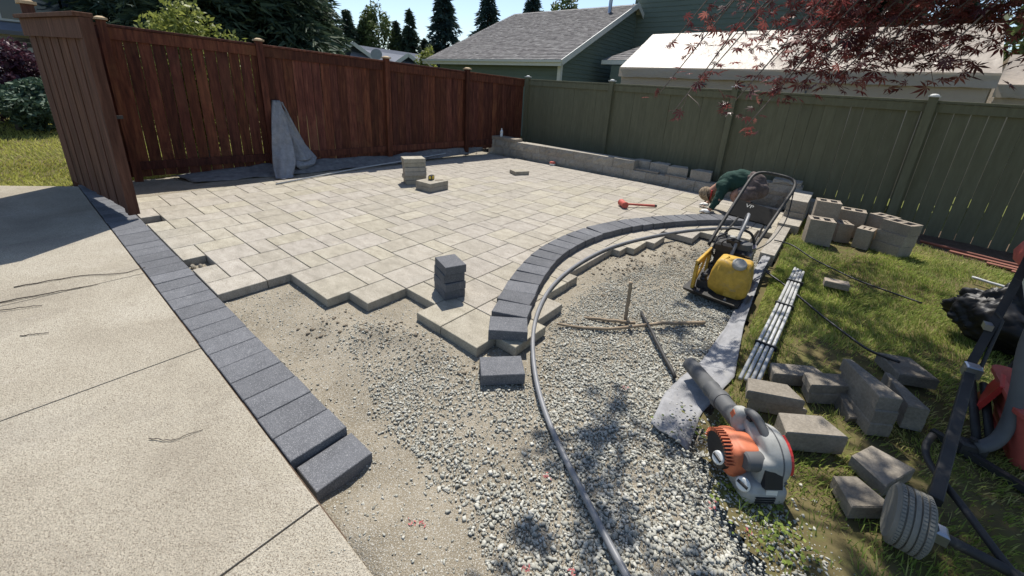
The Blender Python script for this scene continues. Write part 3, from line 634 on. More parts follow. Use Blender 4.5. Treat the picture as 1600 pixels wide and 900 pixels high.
# water bottle on the cap stone
bt = empty('water_bottle', (-3.74, 4.66, .393), 'small clear water bottle standing on the wall corner', 'bottle')
q = MB(); q.lathe([(.028, 0), (.032, .006), (.032, .07), (.029, .075), (.032, .08), (.032, .115), (.024, .14), (.012, .155), (.012, .165)], 16, c=(-3.74, 4.66, .393)); q.build('bottle_body', PLASTW, bt, 'auto')
q = MB(); q.lathe([(.0325, .078), (.0325, .112)], 16, c=(-3.74, 4.66, .393)); q.build('bottle_label', WHITEP, bt)
q = MB(); q.lathe([(.015, .160), (.015, .182), (.010, .184)], 14, c=(-3.74, 4.66, .393)); q.build('bottle_cap', WHITEP, bt)
# red cup-like reel at the wall foot
rl = empty('tape_reel', (-2.20, 4.50, 0), 'small red and white reel lying against the wall foot', 'reel')
q = MB(); q.lathe([(.055, 0), (.060, .006), (.060, .05), (.055, .056)], 20, c=(-2.20, 4.50, .001)); q.build('reel_body', WHITEP, rl, 'auto')
q = MB(); q.lathe([(.062, .04), (.064, .05), (.05, .075), (.0, .078)], 20, c=(-2.20, 4.50, .001)); q.build('reel_lid', PINKR, rl, 'auto')
# stake, conduit screed
sk = empty('marker_stake', (-4.22, 4.38, 0), 'thin steel marker stake with a white tip by the cedar fence', 'stake')
q = MB(); q.tube([(-4.22, 4.38, -.02), (-4.22, 4.38, .40)], .008, 8); q.build('rod', STEEL, sk)
q = MB(); q.ell((-4.22, 4.38, .41), (.016, .016, .02), None, 8, 6); q.build('tip', WHITEP, sk)
q = MB(); q.tube([(-3.60, -.22, .012), (-3.87, 1.16, .03), (-3.98, 2.3, .05), (-4.1, 3.6, .09), (-4.02, 4.5, .19)], .011, 8)
tag(q.build('screed_pipe', COND, None, True), 'long thin pale pipe lying along the foot of the cedar fence', 'pipe')
# dead-blow hammer
hm = empty('hammer', (.2, 2.68, 0), 'red dead blow hammer lying on the patio', 'hammer')
a, b2 = Vector((.19, 2.665, .048)), Vector((.50, 3.0, .026)); d = (b2-a).normalized(); s_ = Vector((d.y, -d.x, 0))
q = MB(); q.tube([a-s_*.085, a-s_*.075, a-s_*.03, a+s_*.03, a+s_*.075, a+s_*.085], [.04, .047, .042, .042, .047, .04], 16); q.build('head', PINKR, hm, 'auto')
q = MB(); q.tube([a+d*.03, a+d*.1, a+d*.25, b2], [.016, .013, .015, .018], 12); q.build('handle', PINKR, hm, 'auto')
q = MB(); q.tube([b2-d*.004, b2+d*.03], [.0185, .016], 12); q.build('grip_end', BLACKP, hm, 'auto')
# tape measure and pencil on the low tan stack
tm = empty('tape_measure', (-2.17, 1.32, .131), 'black and yellow tape measure on the low tan pavers', 'tape measure')
q = MB(); q.box((-2.17, 1.32, .165), (.055, .085, .068), (0, 0, .4), ch=.012); q.build('case', BLACKP, tm)
q = MB(); q.box((-2.17+.028*math.cos(.4), 1.32+.028*math.sin(.4), .165), (.004, .05, .045), (0, 0, .4)); q.box((-2.17+.043*math.sin(.4), 1.32-.043*math.cos(.4), .165), (.035, .004, .04), (0, 0, .4)); q.build('case_label', TAPEY, tm)
q = MB(); q.tube([(-2.09, 1.32, .1345), (-2.05, 1.43, .1345), (-2.047, 1.438, .1345)], [.004, .004, .0008], 6); tag(q.build('pencil', WOODS), 'wooden pencil beside the tape measure', 'pencil')

# ================================================================== FABRIC
def draped(name, P, Q, n, m, fz, M, label, cat, thick=.004):
    """ruled cloth between polylines P and Q with height offset fz(u, v)"""
    A, B = resample3(P, n), resample3(Q, n); V = []
    for i in range(n):
        for j in range(m):
            v = j/(m-1); p = A[i]*(1-v)+B[i]*v; V.append((p[0], p[1], p[2]+fz(i/(n-1), v)))
    F = [(i*m+j, i*m+j+1, (i+1)*m+j+1, (i+1)*m+j) for i in range(n-1) for j in range(m-1)]
    me = bpy.data.meshes.new(name); me.from_pydata(V, [], F); me.materials.append(M); me.polygons.foreach_set('use_smooth', [True]*len(F)); me.update()
    o = link(name, me, label=label, cat=cat); md = o.modifiers.new('thickness', 'SOLIDIFY'); md.thickness = thick; return o
def resample3(P, n):
    P = np.array(P, float); d = np.r_[0, np.cumsum(np.linalg.norm(np.diff(P, axis=0), axis=1))]; t = np.linspace(0, d[-1], n)
    return np.stack([np.interp(t, d, P[:, i]) for i in range(3)], 1)
nz = lambda u, v, s=1, k_=0: float(fbm(np.array([u*s]), np.array([v*s+k_]), 1, 3, 12)[0])
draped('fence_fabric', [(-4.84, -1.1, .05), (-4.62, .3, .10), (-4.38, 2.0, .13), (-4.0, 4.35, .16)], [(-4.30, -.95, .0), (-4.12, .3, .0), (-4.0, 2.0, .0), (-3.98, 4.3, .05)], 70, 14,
       lambda u, v: .05*nz(u*9, v*2, 1.0)*(1-v)+.022*nz(u*22, v*5)+.06*math.exp(-((u-.22)/.05)**2)*(1-v)*(.5+v), FABSHADE, 'rumpled grey landscape fabric along the foot of the cedar fence', 'fabric')
# fabric folded in half and leaning on the fence
lf = empty('leaning_fabric', (-4.5, .3, 0), 'folded sheet of grey landscape fabric leaning narrow end up on the cedar fence', 'fabric')
def cloth(nm, Lp, Rp, n, m, fx, parent, mt=None):
    A, B = resample3(Lp, n), resample3(Rp, n); V = []; o = np.array(parent.location)
    for i in range(n):
        for j in range(m):
            v = j/(m-1); p = A[i]*(1-v)+B[i]*v; V.append((p[0]+fx(i/(n-1), v)-o[0], p[1]-fx(i/(n-1), v)*.35-o[1], p[2]-o[2]))
    F = [(i*m+j, i*m+j+1, (i+1)*m+j+1, (i+1)*m+j) for i in range(n-1) for j in range(m-1)]
    me = bpy.data.meshes.new(nm); me.from_pydata(V, [], F); me.materials.append(mt or FABRIC); me.polygons.foreach_set('use_smooth', [True]*len(F)); me.update()
    ob = link(nm, me, parent); md = ob.modifiers.new('thickness', 'SOLIDIFY'); md.thickness = .005
cloth('front_fold', [(-4.60, .25, 1.065), (-4.44, .14, .72), (-4.30, .05, .40), (-4.16, -.02, .15), (-4.02, -.06, .012), (-3.94, -.08, .008)], [(-4.59, .365, 1.06), (-4.46, .37, .78), (-4.30, .36, .44), (-4.14, .30, .17), (-4.02, .19, .02), (-3.92, .16, .008)], 40, 16,
      lambda u, v: .045*math.sin(math.pi*v)*(.4+u)+.020*math.sin(11*v+4*u)*(.2+u)+.035*nz(u*7, v*4)+.014*nz(u*16, v*9)+.03*math.sin(7*u+2)*math.sin(math.pi*v)*u, lf)
cloth('rear_fold', [(-4.61, .33, 1.05), (-4.56, .36, .75), (-4.44, .36, .40), (-4.30, .34, .16)], [(-4.60, .40, 1.04), (-4.56, .52, .70), (-4.50, .64, .38), (-4.40, .76, .17)], 36, 16,
      lambda u, v: .045*math.sin(math.pi*v)*u+.018*math.sin(9*v-3*u)*(.3+u)+.03*nz(u*6+3, v*4)+.012*nz(u*15+3, v*8), lf)
cloth('bottom_tuck', [(-4.30, .34, .17), (-4.20, .33, .10), (-4.22, .40, .03)], [(-4.40, .76, .18), (-4.28, .66, .10), (-4.30, .58, .03)], 14, 12, lambda u, v: .03*math.sin(math.pi*v)*math.sin(math.pi*u)+.012*nz(u*4+9, v*5), lf)
# strip between gravel and lawn
draped('edge_fabric', [(2.12, -.80, -.045), (2.10, -.55, -.03), (2.165, -.15, -.01), (2.09, .5, .0), (2.06, 1.0, .02), (2.03, 1.6, .02), (2.02, 2.25, .03)], [(1.93, -.76, -.05), (1.90, -.45, -.055), (1.97, -.05, -.06), (1.99, .5, -.06), (1.98, 1.0, -.03), (1.96, 1.6, -.01), (1.95, 2.2, .0)], 80, 12,
       lambda u, v: .020*nz(u*14, v*3)+.008*nz(u*40, v*9)+.02*math.sin(v*3.1)*nz(u*5, 3.), FABRIC, 'strip of grey landscape fabric between the gravel and the lawn', 'fabric')
# ================================================================== PIPE, STICKS, HOSES
PP = [(2.30, -1.58, .0), (2.14, -1.47, -.035), (2.05, -1.42, -.04), (1.94, -1.34, -.045), (1.76, -1.23, -.05), (1.57, -1.10, -.05), (1.40, -.96, -.045), (1.25, -.80, -.03), (1.12, -.64, .0), (1.03, -.49, .015), (.95, -.32, .016), (.855, -.08, .016), (.785, .25, .016), (.755, .65, .016), (.77, 1.05, .016), (.84, 1.4, .016), (.98, 1.85, .016), (1.18, 2.32, .016), (1.40, 2.68, .016), (1.66, 3.0, .016)]
def smooth3(P, n, k=8):
    p = resample3(P, n)
    for _ in range(k): p[1:-1] = (p[:-2]+2*p[1:-1]+p[2:])/4
    return p
q = MB(); q.tube(smooth3(PP, 90), .0135, 12); tag(q.build('flexible_pipe', PIPEG, None, True), 'long grey pipe bent along the curved paver row and over the gravel', 'pipe')
def stick(name, P, r, label, m=WOODS, cat='stick', n=9, **kw):
    q = MB(); p = resample3(P, 14); rr = [r[0]+(r[1]-r[0])*i/13 for i in range(14)]
    p = p + np.array([[R.uniform(-.0025, .0025) for _ in range(3)] for _ in range(14)])
    q.tube(p, rr, n); return tag(q.build(name, m, None, True), label, cat, **kw)
stick('wooden_stake', [(1.425, .065, -.09), (1.42, .072, .23)], (.013, .013), 'short wooden stake standing upright in the gravel')
stick('branch', [(1.12, -.34, -.045), (1.26, -.26, -.05), (1.42, -.14, -.045), (1.52, .0, -.04), (1.64, .17, -.04), (1.86, .43, -.055)], (.009, .013), 'long crooked branch lying across the gravel behind the upright stake')
stick('branch', [(1.20, -.12, -.06), (1.38, -.02, -.05), (1.50, .05, -.045)], (.010, .012), 'short brown branch stub beside the long crooked branch')
stick('steel_rod', [(1.47, .24, -.055), (1.60, .05, -.03), (1.905, -.335, -.045)], (.011, .012), 'dull rod lying across the branch towards the fabric strip', DUSTB, 'rod')
q = MB(); q.tube(smooth3([(2.06, 1.52, .05), (2.25, 1.35, .03), (2.5, 1.0, .02), (2.75, .66, .03), (2.86, .5, .10)], 40), .008, 8); tag(q.build('black_hose', BLACKP, None, True), 'thin black hose lying across the lawn towards the flat slab', 'hose')
q = MB(); q.tube(smooth3([(1.98, 2.55, .06), (2.13, 2.6, .05), (2.35, 2.35, .015), (2.7, 2.05, .01), (3.1, 1.9, .01)], 40), .007, 8); tag(q.build('black_cable', BLACKP, None, True), 'black cable running from the compactor over the grass', 'cable')
# conduit bundle
cb = empty('conduit_bundle', (2.27, .85, 0), 'bundle of four pale conduit pipes lying on the lawn', 'pipes')
for i in range(4):
    ox = (i-1.5)*.026; q = MB(); q.tube([(2.235+ox, -.20+.01*i, .03), (2.26+ox, .8, .035), (2.275+ox*.85, 1.90-.02*i, .03)], .0105, 10); q.build('pipe', COND, cb, True)
for y_ in (.25, .95, 1.5):
    q = MB(); q.box((2.243+.022*y_, y_, .035), (.118, .012, .034)); q.build('tie', BLACKP, cb)
# twigs and petals
def twig(P, r, label): stick('twig', P, (r, r*.6), label, BARK, 'twig', 5, group='twigs on the driveway')
twig([(-1.72, -2.62, .004), (-1.66, -2.3, .006), (-1.52, -2.12, .004), (-1.54, -1.98, .004)], .004, 'long curved twig lying on the driveway near the border')
twig([(-1.50, -2.72, .004), (-1.46, -2.5, .006), (-1.42, -2.25, .004)], .0045, 'straight twig beside the long curved twig on the driveway')
twig([(-1.38, -2.75, .004), (-1.32, -2.6, .008), (-1.28, -2.52, .004)], .0035, 'short forked twig lowest in the driveway twig heap')
twig([(-.92, -2.62, .003), (-.86, -2.52, .003)], .003, 'short dark twig alone in the middle of a driveway slab')
twig([(.42, -2.33, .003), (.50, -2.27, .004), (.52, -2.17, .003)], .002, 'thin bent twig on the nearest driveway slab')
def petals(x_, y_, z_, label, n=6, s_=.016):
    q = MB()
    for i in range(n):
        a_ = R.uniform(0, 6.28); c = Vector((x_+R.gauss(0, s_*.6), y_+R.gauss(0, s_*.6), z_+R.uniform(.004, .014)))
        u = Vector((math.cos(a_), math.sin(a_), R.uniform(-.4, .4)))*s_*.5; v = Vector((-math.sin(a_), math.cos(a_), R.uniform(-.5, .5)))*s_*.17
        q.add([c-u, c-v, c+u, c+v], [(0, 1, 2, 3)])
    tag(q.build('fallen_petals', PETAL), label, 'petals', group='fallen pink petals')
for x_, y_, z_, l_ in ((1.47, -1.83, -.03, 'pink petals on the sand near the driveway edge'), (1.86, -1.66, -.04, 'pink petals on the gravel at the bottom of the view'), (1.71, -1.32, -.06, 'few pink petals in the gravel left of the pipe'), (1.73, -.60, -.06, 'pink petals on the gravel before the fabric strip'), (2.28, -1.03, -.02, 'pink petals at the gravel edge beside the blower'), (1.50, -1.80, -.03, 'pale pink petal bits beside the sand patch'), (2.40, -1.05, -.02, 'pink petals on bare soil below the blower'), (1.98, -1.58, -.03, 'lone pink petals right of the pipe end')): petals(x_, y_, z_, l_)
# planting bed leftovers
stick('garden_pipe', [(3.28, 4.18, .0), (4.1, 3.9, .0), (4.9, 3.75, .0)], (.016, .016), 'long reddish pipe lying along the planting bed by the olive fence', REDB, 'pipe')
for i, (p0, p1) in enumerate((((3.5, 3.95, .0), (4.6, 3.62, .0)), ((3.75, 3.75, .0), (4.9, 3.45, .01)), ((3.9, 3.62, 0), (4.8, 3.3, .0)))):
    q = MB(); q.bar(p0, p1, .06, .02); tag(q.build('old_board', REDB), 'reddish weathered board in the planting bed, %s' % ('nearest the fence', 'middle one of three', 'nearest the lawn')[i], 'board', group='reddish boards in the planting bed')
stick('pale_stick', [(3.52, 2.95, .03), (4.0, 2.72, .03)], (.012, .012), 'pale peeled stick on the grass left of the red equipment', COND)
# ================================================================== BLOCKS ON THE LAWN
def hollow(cx, cy, z, rz, label, l=.235, d=.20, h=.14, tilt=(0, 0)):
    q = MB(); t = .036
    q.box((0, -d/2+t/2, h/2), (l, t, h)); q.box((0, d/2-t/2, h/2), (l, t, h))
    for x_ in (-l/2+t/2, 0, l/2-t/2): q.box((x_, 0, h/2-.0015), (t, d-2*t, h-.003))
    return link('hollow_block', q.mesh('hollow_block', BLOCKT), None, (cx, cy, z), (tilt[0], tilt[1], rz), label=label, cat='concrete block', group='hollow concrete blocks at the lawn corner')
zl = -.02
hollow(2.32, 3.13, zl, .21, 'hollow block at the bottom of the front left two block stack')
hollow(2.32, 3.13, zl+.141, .20, 'hollow block on top of the front left two block stack')
for i in range(3): hollow(2.33, 3.53, zl+.141*i, .12, ('hollow block at the bottom of the rear left stack', 'middle hollow block of the rear left stack', 'hollow block topmost of all on the rear left stack')[i])
hollow(2.52, 3.47, zl, .35, 'block standing on end right of the front left stack', .14, .2, .22)
for i in range(2): hollow(2.58, 3.80, zl+.16*i, .05, ('lower block behind the block standing on end', 'upper block with the open lit core behind the block standing on end')[i], .25, .2, .159)
hollow(2.73, 3.38, zl, -.22, 'lone short block standing in the grass between the two groups', .14, .2, .22)
for i in range(2): hollow(2.87, 3.78, zl+.16*i, -.55, ('lower block behind the right hand stack', 'upper lit block behind the right hand stack')[i], .22, .18, .159)
for i in range(3): hollow(2.97+.008*i, 3.37+.01*i, zl+.119*i, -.62+.03*i, ('hollow block at the bottom of the tall right hand stack', 'middle hollow block of the tall right hand stack', 'hollow block on top of the tall right hand stack')[i], .26, .2, .118)
def stone(p1, p2, d, z, h, label, m=CAPST, group='grey brown stones on the lawn', ch=.005, roll=0):
    """front bottom edge p1-p2, depth d away from the camera"""
    a_ = Vector((*p1, 0)); b_ = Vector((*p2, 0)); u = (b_-a_); L = u.length; u.normalize(); n_ = Vector((-u.y, u.x, 0))
    q = MB(); q.prism([(-L/2, -d/2), (L/2, -d/2), (L/2-.035, d/2), (-L/2+.035, d/2)], 0, h, ch=ch)
    c = (a_+b_)/2+n_*d/2
    return link('cap_stone', q.mesh('cap_stone', m), None, (c.x, c.y, z), (roll, 0, math.atan2(u.y, u.x)), label=label, cat='stone', group=group)
zs = -.012
stone((2.33, -.06), (2.58, .12), .10, zs, .068, 'stone lying alone right of the conduit bundle')
stone((2.50, -.10), (2.72, .08), .10, zs, .062, 'lower stone of the pair right of the conduit end')
stone((2.49, -.105), (2.72, .085), .10, zs+.063, .05, 'upper stone of the pair right of the conduit end')
stone((2.27, -.37), (2.50, -.255), .10, zs, .062, 'lower stone of the pair behind the blower')
stone((2.25, -.385), (2.48, -.27), .11, zs+.063, .05, 'upper stone of the pair behind the blower')
stone((2.435, -.545), (2.65, -.385), .12, zs, .10, 'thick stone right beside the blower')
stone((2.735, -.16), (2.82, -.10), .27, zs, .07, 'lowest stone of the upright pile in the shade')
stone((2.735, -.155), (2.82, -.095), .28, zs+.071, .07, 'middle stone of the upright pile in the shade')
stone((2.73, -.15), (2.815, -.09), .29, zs+.142, .072, 'top stone of the upright pile in the shade')
stone((2.66, -.10), (2.735, -.045), .24, zs, .07, 'stone slumped against the left foot of the upright pile', roll=.35)
stone((2.865, .02), (2.945, .055), .27, zs, .07, 'lower stone of the pair right of the upright pile')
stone((2.86, .01), (2.94, .045), .27, zs+.071, .066, 'upper stone of the pair right of the upright pile')
q = MB(); q.prism([(2.78, .62), (2.87, .43), (3.04, .52), (2.93, .69)], .0, .065, ch=.006); tag(q.build('stone_slab', CAPST), 'broad flat stone slab in the grass behind the upright pile', 'slab')
stone((2.78, -.535), (2.88, -.34), .14, zs, .06, 'flat stone between the upright pile and the wheel')
stone((2.675, -.74), (2.80, -.63), .13, zs, .06, 'flat stone touching the left side of the wheel')
q = MB(); q.prism([(2.47, 1.71), (2.64, 1.74), (2.63, 1.84), (2.46, 1.80)], .0, .05, ch=.005); tag(q.build('stone_slab', BLOCKT), 'small pale stone lying alone in the middle of the lawn', 'stone')
def remeshed(mb, name, vox, m, parent, sm=4, noise=0, seed=0, **kw):
    """one closed skin over all the shapes in mb"""
    me = mb.mesh(name, m); o = bpy.data.objects.new(name, me); COL.objects.link(o)
    r_ = o.modifiers.new('r', 'REMESH'); r_.mode = 'VOXEL'; r_.voxel_size = vox; r_.use_smooth_shade = True
    s2 = o.modifiers.new('s', 'SMOOTH'); s2.iterations = sm; s2.factor = .5
    m2 = bpy.data.meshes.new_from_object(o.evaluated_get(bpy.context.evaluated_depsgraph_get())); bpy.data.objects.remove(o)
    m2.name = name
    if not m2.materials: m2.materials.append(m)
    if noise:
        co = np.empty(len(m2.vertices)*3, np.float32); m2.vertices.foreach_get('co', co); co = co.reshape(-1, 3); nr_ = np.empty_like(co).ravel(); m2.vertices.foreach_get('normal', nr_)
        d_ = fbm(co[:, 0]+co[:, 2]*.6, co[:, 1]*.8+co[:, 2], 11, 3, seed)*noise; co = co+nr_.reshape(-1, 3)*d_[:, None]; m2.vertices.foreach_set('co', co.ravel()); m2.update()
    m2.transform(Matrix.Translation(-Vector(parent.location))); m2.polygons.foreach_set('use_smooth', [True]*len(m2.polygons))
    return link(name, m2, parent, **kw)
# ================================================================== PLATE COMPACTOR
cp_ = empty('plate_compactor', (1.82, 1.15, -.075), 'yellow plate compactor with black engine standing at the gravel edge', 'compactor')
q = MB()
q.add([(1.60, .80, -.03), (2.0, .76, -.03), (2.02, 1.50, -.03), (1.62, 1.54, -.03), (1.63, .87, -.07), (1.98, .83, -.07), (2.0, 1.44, -.07), (1.64, 1.48, -.07), (1.585, .775, .0), (2.0, .735, .0), (2.03, 1.54, .0), (1.61, 1.58, .0)],
      [(4, 7, 6, 5), (0, 4, 5, 1), (1, 5, 6, 2), (2, 6, 7, 3), (3, 7, 4, 0), (8, 0, 1, 9), (9, 1, 2, 10), (10, 2, 3, 11), (11, 3, 0, 8), (8, 9, 10, 11)])
q.box((1.81, 1.15, .035), (.30, .55, .07), ch=.01); q.build('base_plate', DUSTB, cp_)
# water tank
def loft(mb, rings, cap=True):
    n = len(rings[0]); vs = [p for r_ in rings for p in r_]; fs = [(i*n+k_, i*n+(k_+1) % n, (i+1)*n+(k_+1) % n, (i+1)*n+k_) for i in range(len(rings)-1) for k_ in range(n)]
    if cap: fs += [tuple(range(n-1, -1, -1)), tuple(range((len(rings)-1)*n, len(rings)*n))]
    mb.add(vs, fs)
def rrect(cx, cy, lx, ly, z, r, n=5):
    out = []
    for sx, sy, a0 in ((1, 1, 0), (-1, 1, 90), (-1, -1, 180), (1, -1, 270)):
        for i in range(n+1):
            a_ = rad(a0+90*i/n); out.append((cx+sx*(lx/2-r)+r*math.cos(a_), cy+sy*(ly/2-r)+r*math.sin(a_), z))
    return out
q = MB()
loft(q, [rrect(1.905, .93, .15, .11, -.005, .015), rrect(1.90, .93, .17, .15, .0, .02), rrect(1.885, .935, .27, .19, .035, .024), rrect(1.882, .935, .282, .20, .075, .024), rrect(1.884, .945, .270, .20, .18, .024), rrect(1.886, .962, .235, .18, .255, .024), rrect(1.887, .968, .215, .16, .274, .024), rrect(1.888, .972, .19, .135, .280, .02)])
q.tube([(1.79, .845, .10), (1.80, .865, .22), (1.815, .90, .268), (1.83, .97, .284)], .012, 8)
tk = q.build('water_tank', YELLOW, cp_, 'auto')
q = MB(); Mc = Euler((rad(28), rad(6), 0)).to_matrix(); q.lathe([(.046, 0), (.05, .006), (.05, .030), (.046, .038), (.036, .040), (.034, .036), (0, .036)], 24, c=(1.925, .885, .262), M=Mc); q.build('tank_cap', GREYP, tk, 'auto')
q = MB(); q.box((1.915, .852, .045), (.09, .03, .07), (0, 0, 0), ch=.008); q.build('tank_outlet', YELLOW, tk)
# side frame
q = MB()
for y_ in (.84, 1.22): q.box((1.645, y_, .10), (.022, .05, .24), ch=.004)
q.box((1.645, 1.03, .215), (.022, .43, .045), ch=.004); q.tube([(1.64, .85, .02), (1.66, .95, .15), (1.65, 1.05, .2), (1.65, 1.2, .23)], .009, 8); q.build('side_frame', YELLOW, cp_)
q = MB()
for y_ in (.90, 1.16, 1.36):
    for x_ in (1.70, 1.94): q.lathe([(.022, 0), (.028, .015), (.022, .03), (.028, .045), (.022, .06)], 12, c=(x_, y_, .06))
q.build('rubber_mounts', BLACKP, cp_, 'auto')
# engine
eng = None
q = MB(); q.box((1.80, 1.26, .20), (.22, .20, .17), ch=.02); q.box((1.80, 1.26, .105), (.26, .24, .03)); eng = q.build('engine', BLACKP, cp_)
q = MB(); q.box((1.745, 1.20, .305), (.13, .15, .07), (.1, 0, .1), ch=.02); q.build('air_cleaner', DUSTB, eng)
q = MB(); q.lathe([(.075, 0), (.08, .02), (.075, .05), (.05, .06), (.02, .062), (0, .06)], 20, axis='Z', c=(1.86, 1.27, .285)); q.build('recoil_cover', DGREY, eng, 'auto')
q = MB()
for k_ in range(6): q.box((1.925, 1.26, .14+.022*k_), (.05, .15, .008))
q.build('cooling_fins', STEEL, eng)
q = MB(); q.tube([(1.90, 1.36, .2), (1.93, 1.40, .24), (1.93, 1.35, .30)], .028, 12); q.build('muffler', STEEL, eng, 'auto')
q = MB(); q.tube([(1.69, 1.14, .20), (1.675, 1.12, .25), (1.68, 1.2, .36), (1.73, 1.28, .38)], .008, 8); q.build('fuel_line', BLACKP, eng, True)
q = MB(); q.box((1.69, 1.36, .27), (.09, .09, .14), (0, .2, .2), ch=.015); q.build('belt_guard', DUSTB, cp_)
q = MB(); q.tube(smooth3([(1.69, 1.40, .10), (1.69, 1.38, .30), (1.72, 1.34, .42), (1.90, 1.34, .42), (1.94, 1.38, .30), (1.94, 1.40, .10)], 30, 3), .011, 8); q.build('engine_guard', DUSTB, cp_, True)
q = MB(); q.box((1.80, 1.20, .345), (.10, .07, .05), (0, 0, .2), ch=.012); q.build('fuel_tank', BLACKP, eng)
q = MB(); q.lathe([(.022, 0), (.024, .004), (.024, .016), (.018, .02), (0, .02)], 14, c=(1.79, 1.20, .37)); q.build('fuel_cap', GREYP, eng, 'auto')
q = MB(); q.tube(smooth3([(1.76, 1.15, .28), (1.72, 1.10, .34), (1.80, 1.12, .40), (1.86, 1.2, .36)], 20), .005, 6); q.build('spark_lead', BLACKP, eng, True)
for x_, y_ in ((1.70, .80), (1.90, .785), (1.72, 1.50), (1.94, 1.49)):
    q = MB(); q.lathe([(.012, 0), (.012, .008), (.006, .010), (.006, .018), (0, .018)], 8, c=(x_, y_, .001)); q.build('bolt', STEEL, cp_)
# lifting tube in the middle
q = MB(); q.tube(smooth3([(1.82, 1.10, .22), (1.83, 1.2, .38), (1.84, 1.36, .50), (1.83, 1.5, .56), (1.80, 1.55, .50), (1.79, 1.56, .3)], 24), .0135, 10); q.build('lifting_tube', PIPEG, cp_, True)
# handle
hl = [(1.585, 1.40, .20), (1.60, 1.52, .30), (1.645, 1.86, .545), (1.68, 2.13, .735), (1.695, 2.20, .775), (1.735, 2.235, .795), (1.80, 2.24, .797)]
hr = [(1.95, 2.24, .785), (2.02, 2.235, .775), (2.05, 2.20, .75), (2.05, 2.12, .69), (2.005, 1.90, .53), (1.945, 1.55, .31), (1.915, 1.40, .22)]
q = MB(); q.tube(smooth3(hl+hr, 70, 3), .0150, 10); hd = q.build('handle', DUSTB, cp_, True)
d1, d2 = Vector((1.648, 1.88, .556)), Vector((1.998, 1.885, .515)); e1, e2 = Vector((1.622, 1.715, .437)), Vector((1.972, 1.72, .405))
nn = (d2-d1).cross(e1-d1).normalized()*-.008
if nn.z < 0: nn = -nn
q = MB(); q.add([d1+nn, d2+nn, e2+nn, e1+nn, d1-nn, d2-nn, e2-nn, e1-nn], [(0, 3, 2, 1), (4, 5, 6, 7), (0, 1, 5, 4), (1, 2, 6, 5), (2, 3, 7, 6), (3, 0, 4, 7)]); pn = q.build('name_panel', PANELM, hd)
def lettering(txt, size, org, xd, yd, m, parent, ext=.0006):
    """flat lettering turned into a mesh"""
    cu = bpy.data.curves.new('lettering', 'FONT'); cu.body = txt; cu.size = size; cu.extrude = ext
    tmp = bpy.data.objects.new('lettering', cu); COL.objects.link(tmp); dg = bpy.context.evaluated_depsgraph_get()
    me = bpy.data.meshes.new_from_object(tmp.evaluated_get(dg)); bpy.data.objects.remove(tmp)
    me.materials.clear(); me.materials.append(m); me.name = 'lettering'
    xd = Vector(xd).normalized(); zd = xd.cross(Vector(yd)).normalized(); yd = zd.cross(xd)
    M = Matrix((xd, yd, zd)).transposed().to_4x4(); pl = Vector(parent.location)
    p_ = parent.parent
    while p_ is not None: pl = pl+Vector(p_.location); p_ = p_.parent
    o = bpy.data.objects.new('lettering', me); COL.objects.link(o); o.parent = parent; M.translation = Vector(org)-pl; o.matrix_local = M; return o
xd = (d2-d1).normalized(); yd = (d1-e1).normalized(); nn2 = nn.normalized()
lettering('VP', .060, d1+xd*.095-yd*.066+nn+nn2*.002, xd, yd, GREYP, pn)
lettering('1550 W', .040, d1+xd*.165-yd*.120+nn+nn2*.002, xd, yd, GREYP, pn)
q = MB(); q.tube([(1.665, 1.80, .49), (1.68, 1.75, .44)], .006, 6); q.tube([(1.72, 1.70, .43), (1.63, 1.36, .20)], .009, 8); q.tube([(1.93, 1.72, .40), (1.90, 1.40, .20)], .009, 8); q.build('handle_struts', DUSTB, hd)
q = MB(); q.tube(smooth3([(2.05, 2.16, .72), (2.08, 1.9, .45), (2.02, 1.6, .28), (1.95, 1.45, .25)], 24), .005, 6); q.build('throttle_cable', BLACKP, hd, True)
# ================================================================== LEAF BLOWER
bl = empty('leaf_blower', (2.34, -.83, -.02), 'orange and grey hand held leaf blower lying tilted on the lawn edge', 'leaf blower')
Fv = Vector((-.65, .76, 0)).normalized(); Rv = Vector((Fv.y, -Fv.x, 0)); Zv = Vector((0, 0, 1)); O = Vector((2.335, -.80, -.015))
BM = Matrix((Fv, Rv, Zv)).transposed()
BS = .72
def L_(f, r, z): return O+(Fv*f+Rv*r+Zv*z)*BS
AX = Matrix((Fv, Zv, Rv)).transposed()          # turns a lathe's height into the fan axis
def LT(mb, prof, n, f, r, z): mb.lathe([(a_*BS, h_*BS) for a_, h_ in prof], n, c=L_(f, r, z), M=AX)
def LB(mb, f, r, z, sx, sy, sz, rot=(0, 0, 0), ch=0): mb.box(L_(f, r, z), (sx*BS, sy*BS, sz*BS), BM @ Euler(rot).to_matrix(), ch*BS)
def LE(mb, f, r, z, a_, b_, c_, p=.6, rot=(0, 0, 0)): mb.ell(L_(f, r, z), (a_*BS, b_*BS, c_*BS), BM @ Euler(rot).to_matrix(), 24, 14, p)
q = MB(); LT(q, [(0, -.07), (.10, -.07), (.138, -.06), (.152, -.035), (.156, 0), (.152, .035), (.138, .058), (.105, .072), (.05, .078), (0, .078)], 40, -.005, .075, .175)
LE(q, -.085, .05, .15, .07, .085, .10, .45); LE(q, .08, .05, .225, .10, .055, .07, .5, (0, -.5, 0)); vol = remeshed(q, 'fan_housing', .0055, GREYP, bl, 3)
q = MB(); LT(q, [(.1545, -.004), (.1575, -.003), (.1575, .003), (.1545, .004)], 48, -.005, .078, .175); q.build('housing_seam', DGREY, vol)
q = MB(); LE(q, -.05, .015, .045, .135, .125, .05, .35); LE(q, -.11, .02, .07, .06, .10, .045, .4); bs_ = remeshed(q, 'base', .006, GREYP, bl, 2)
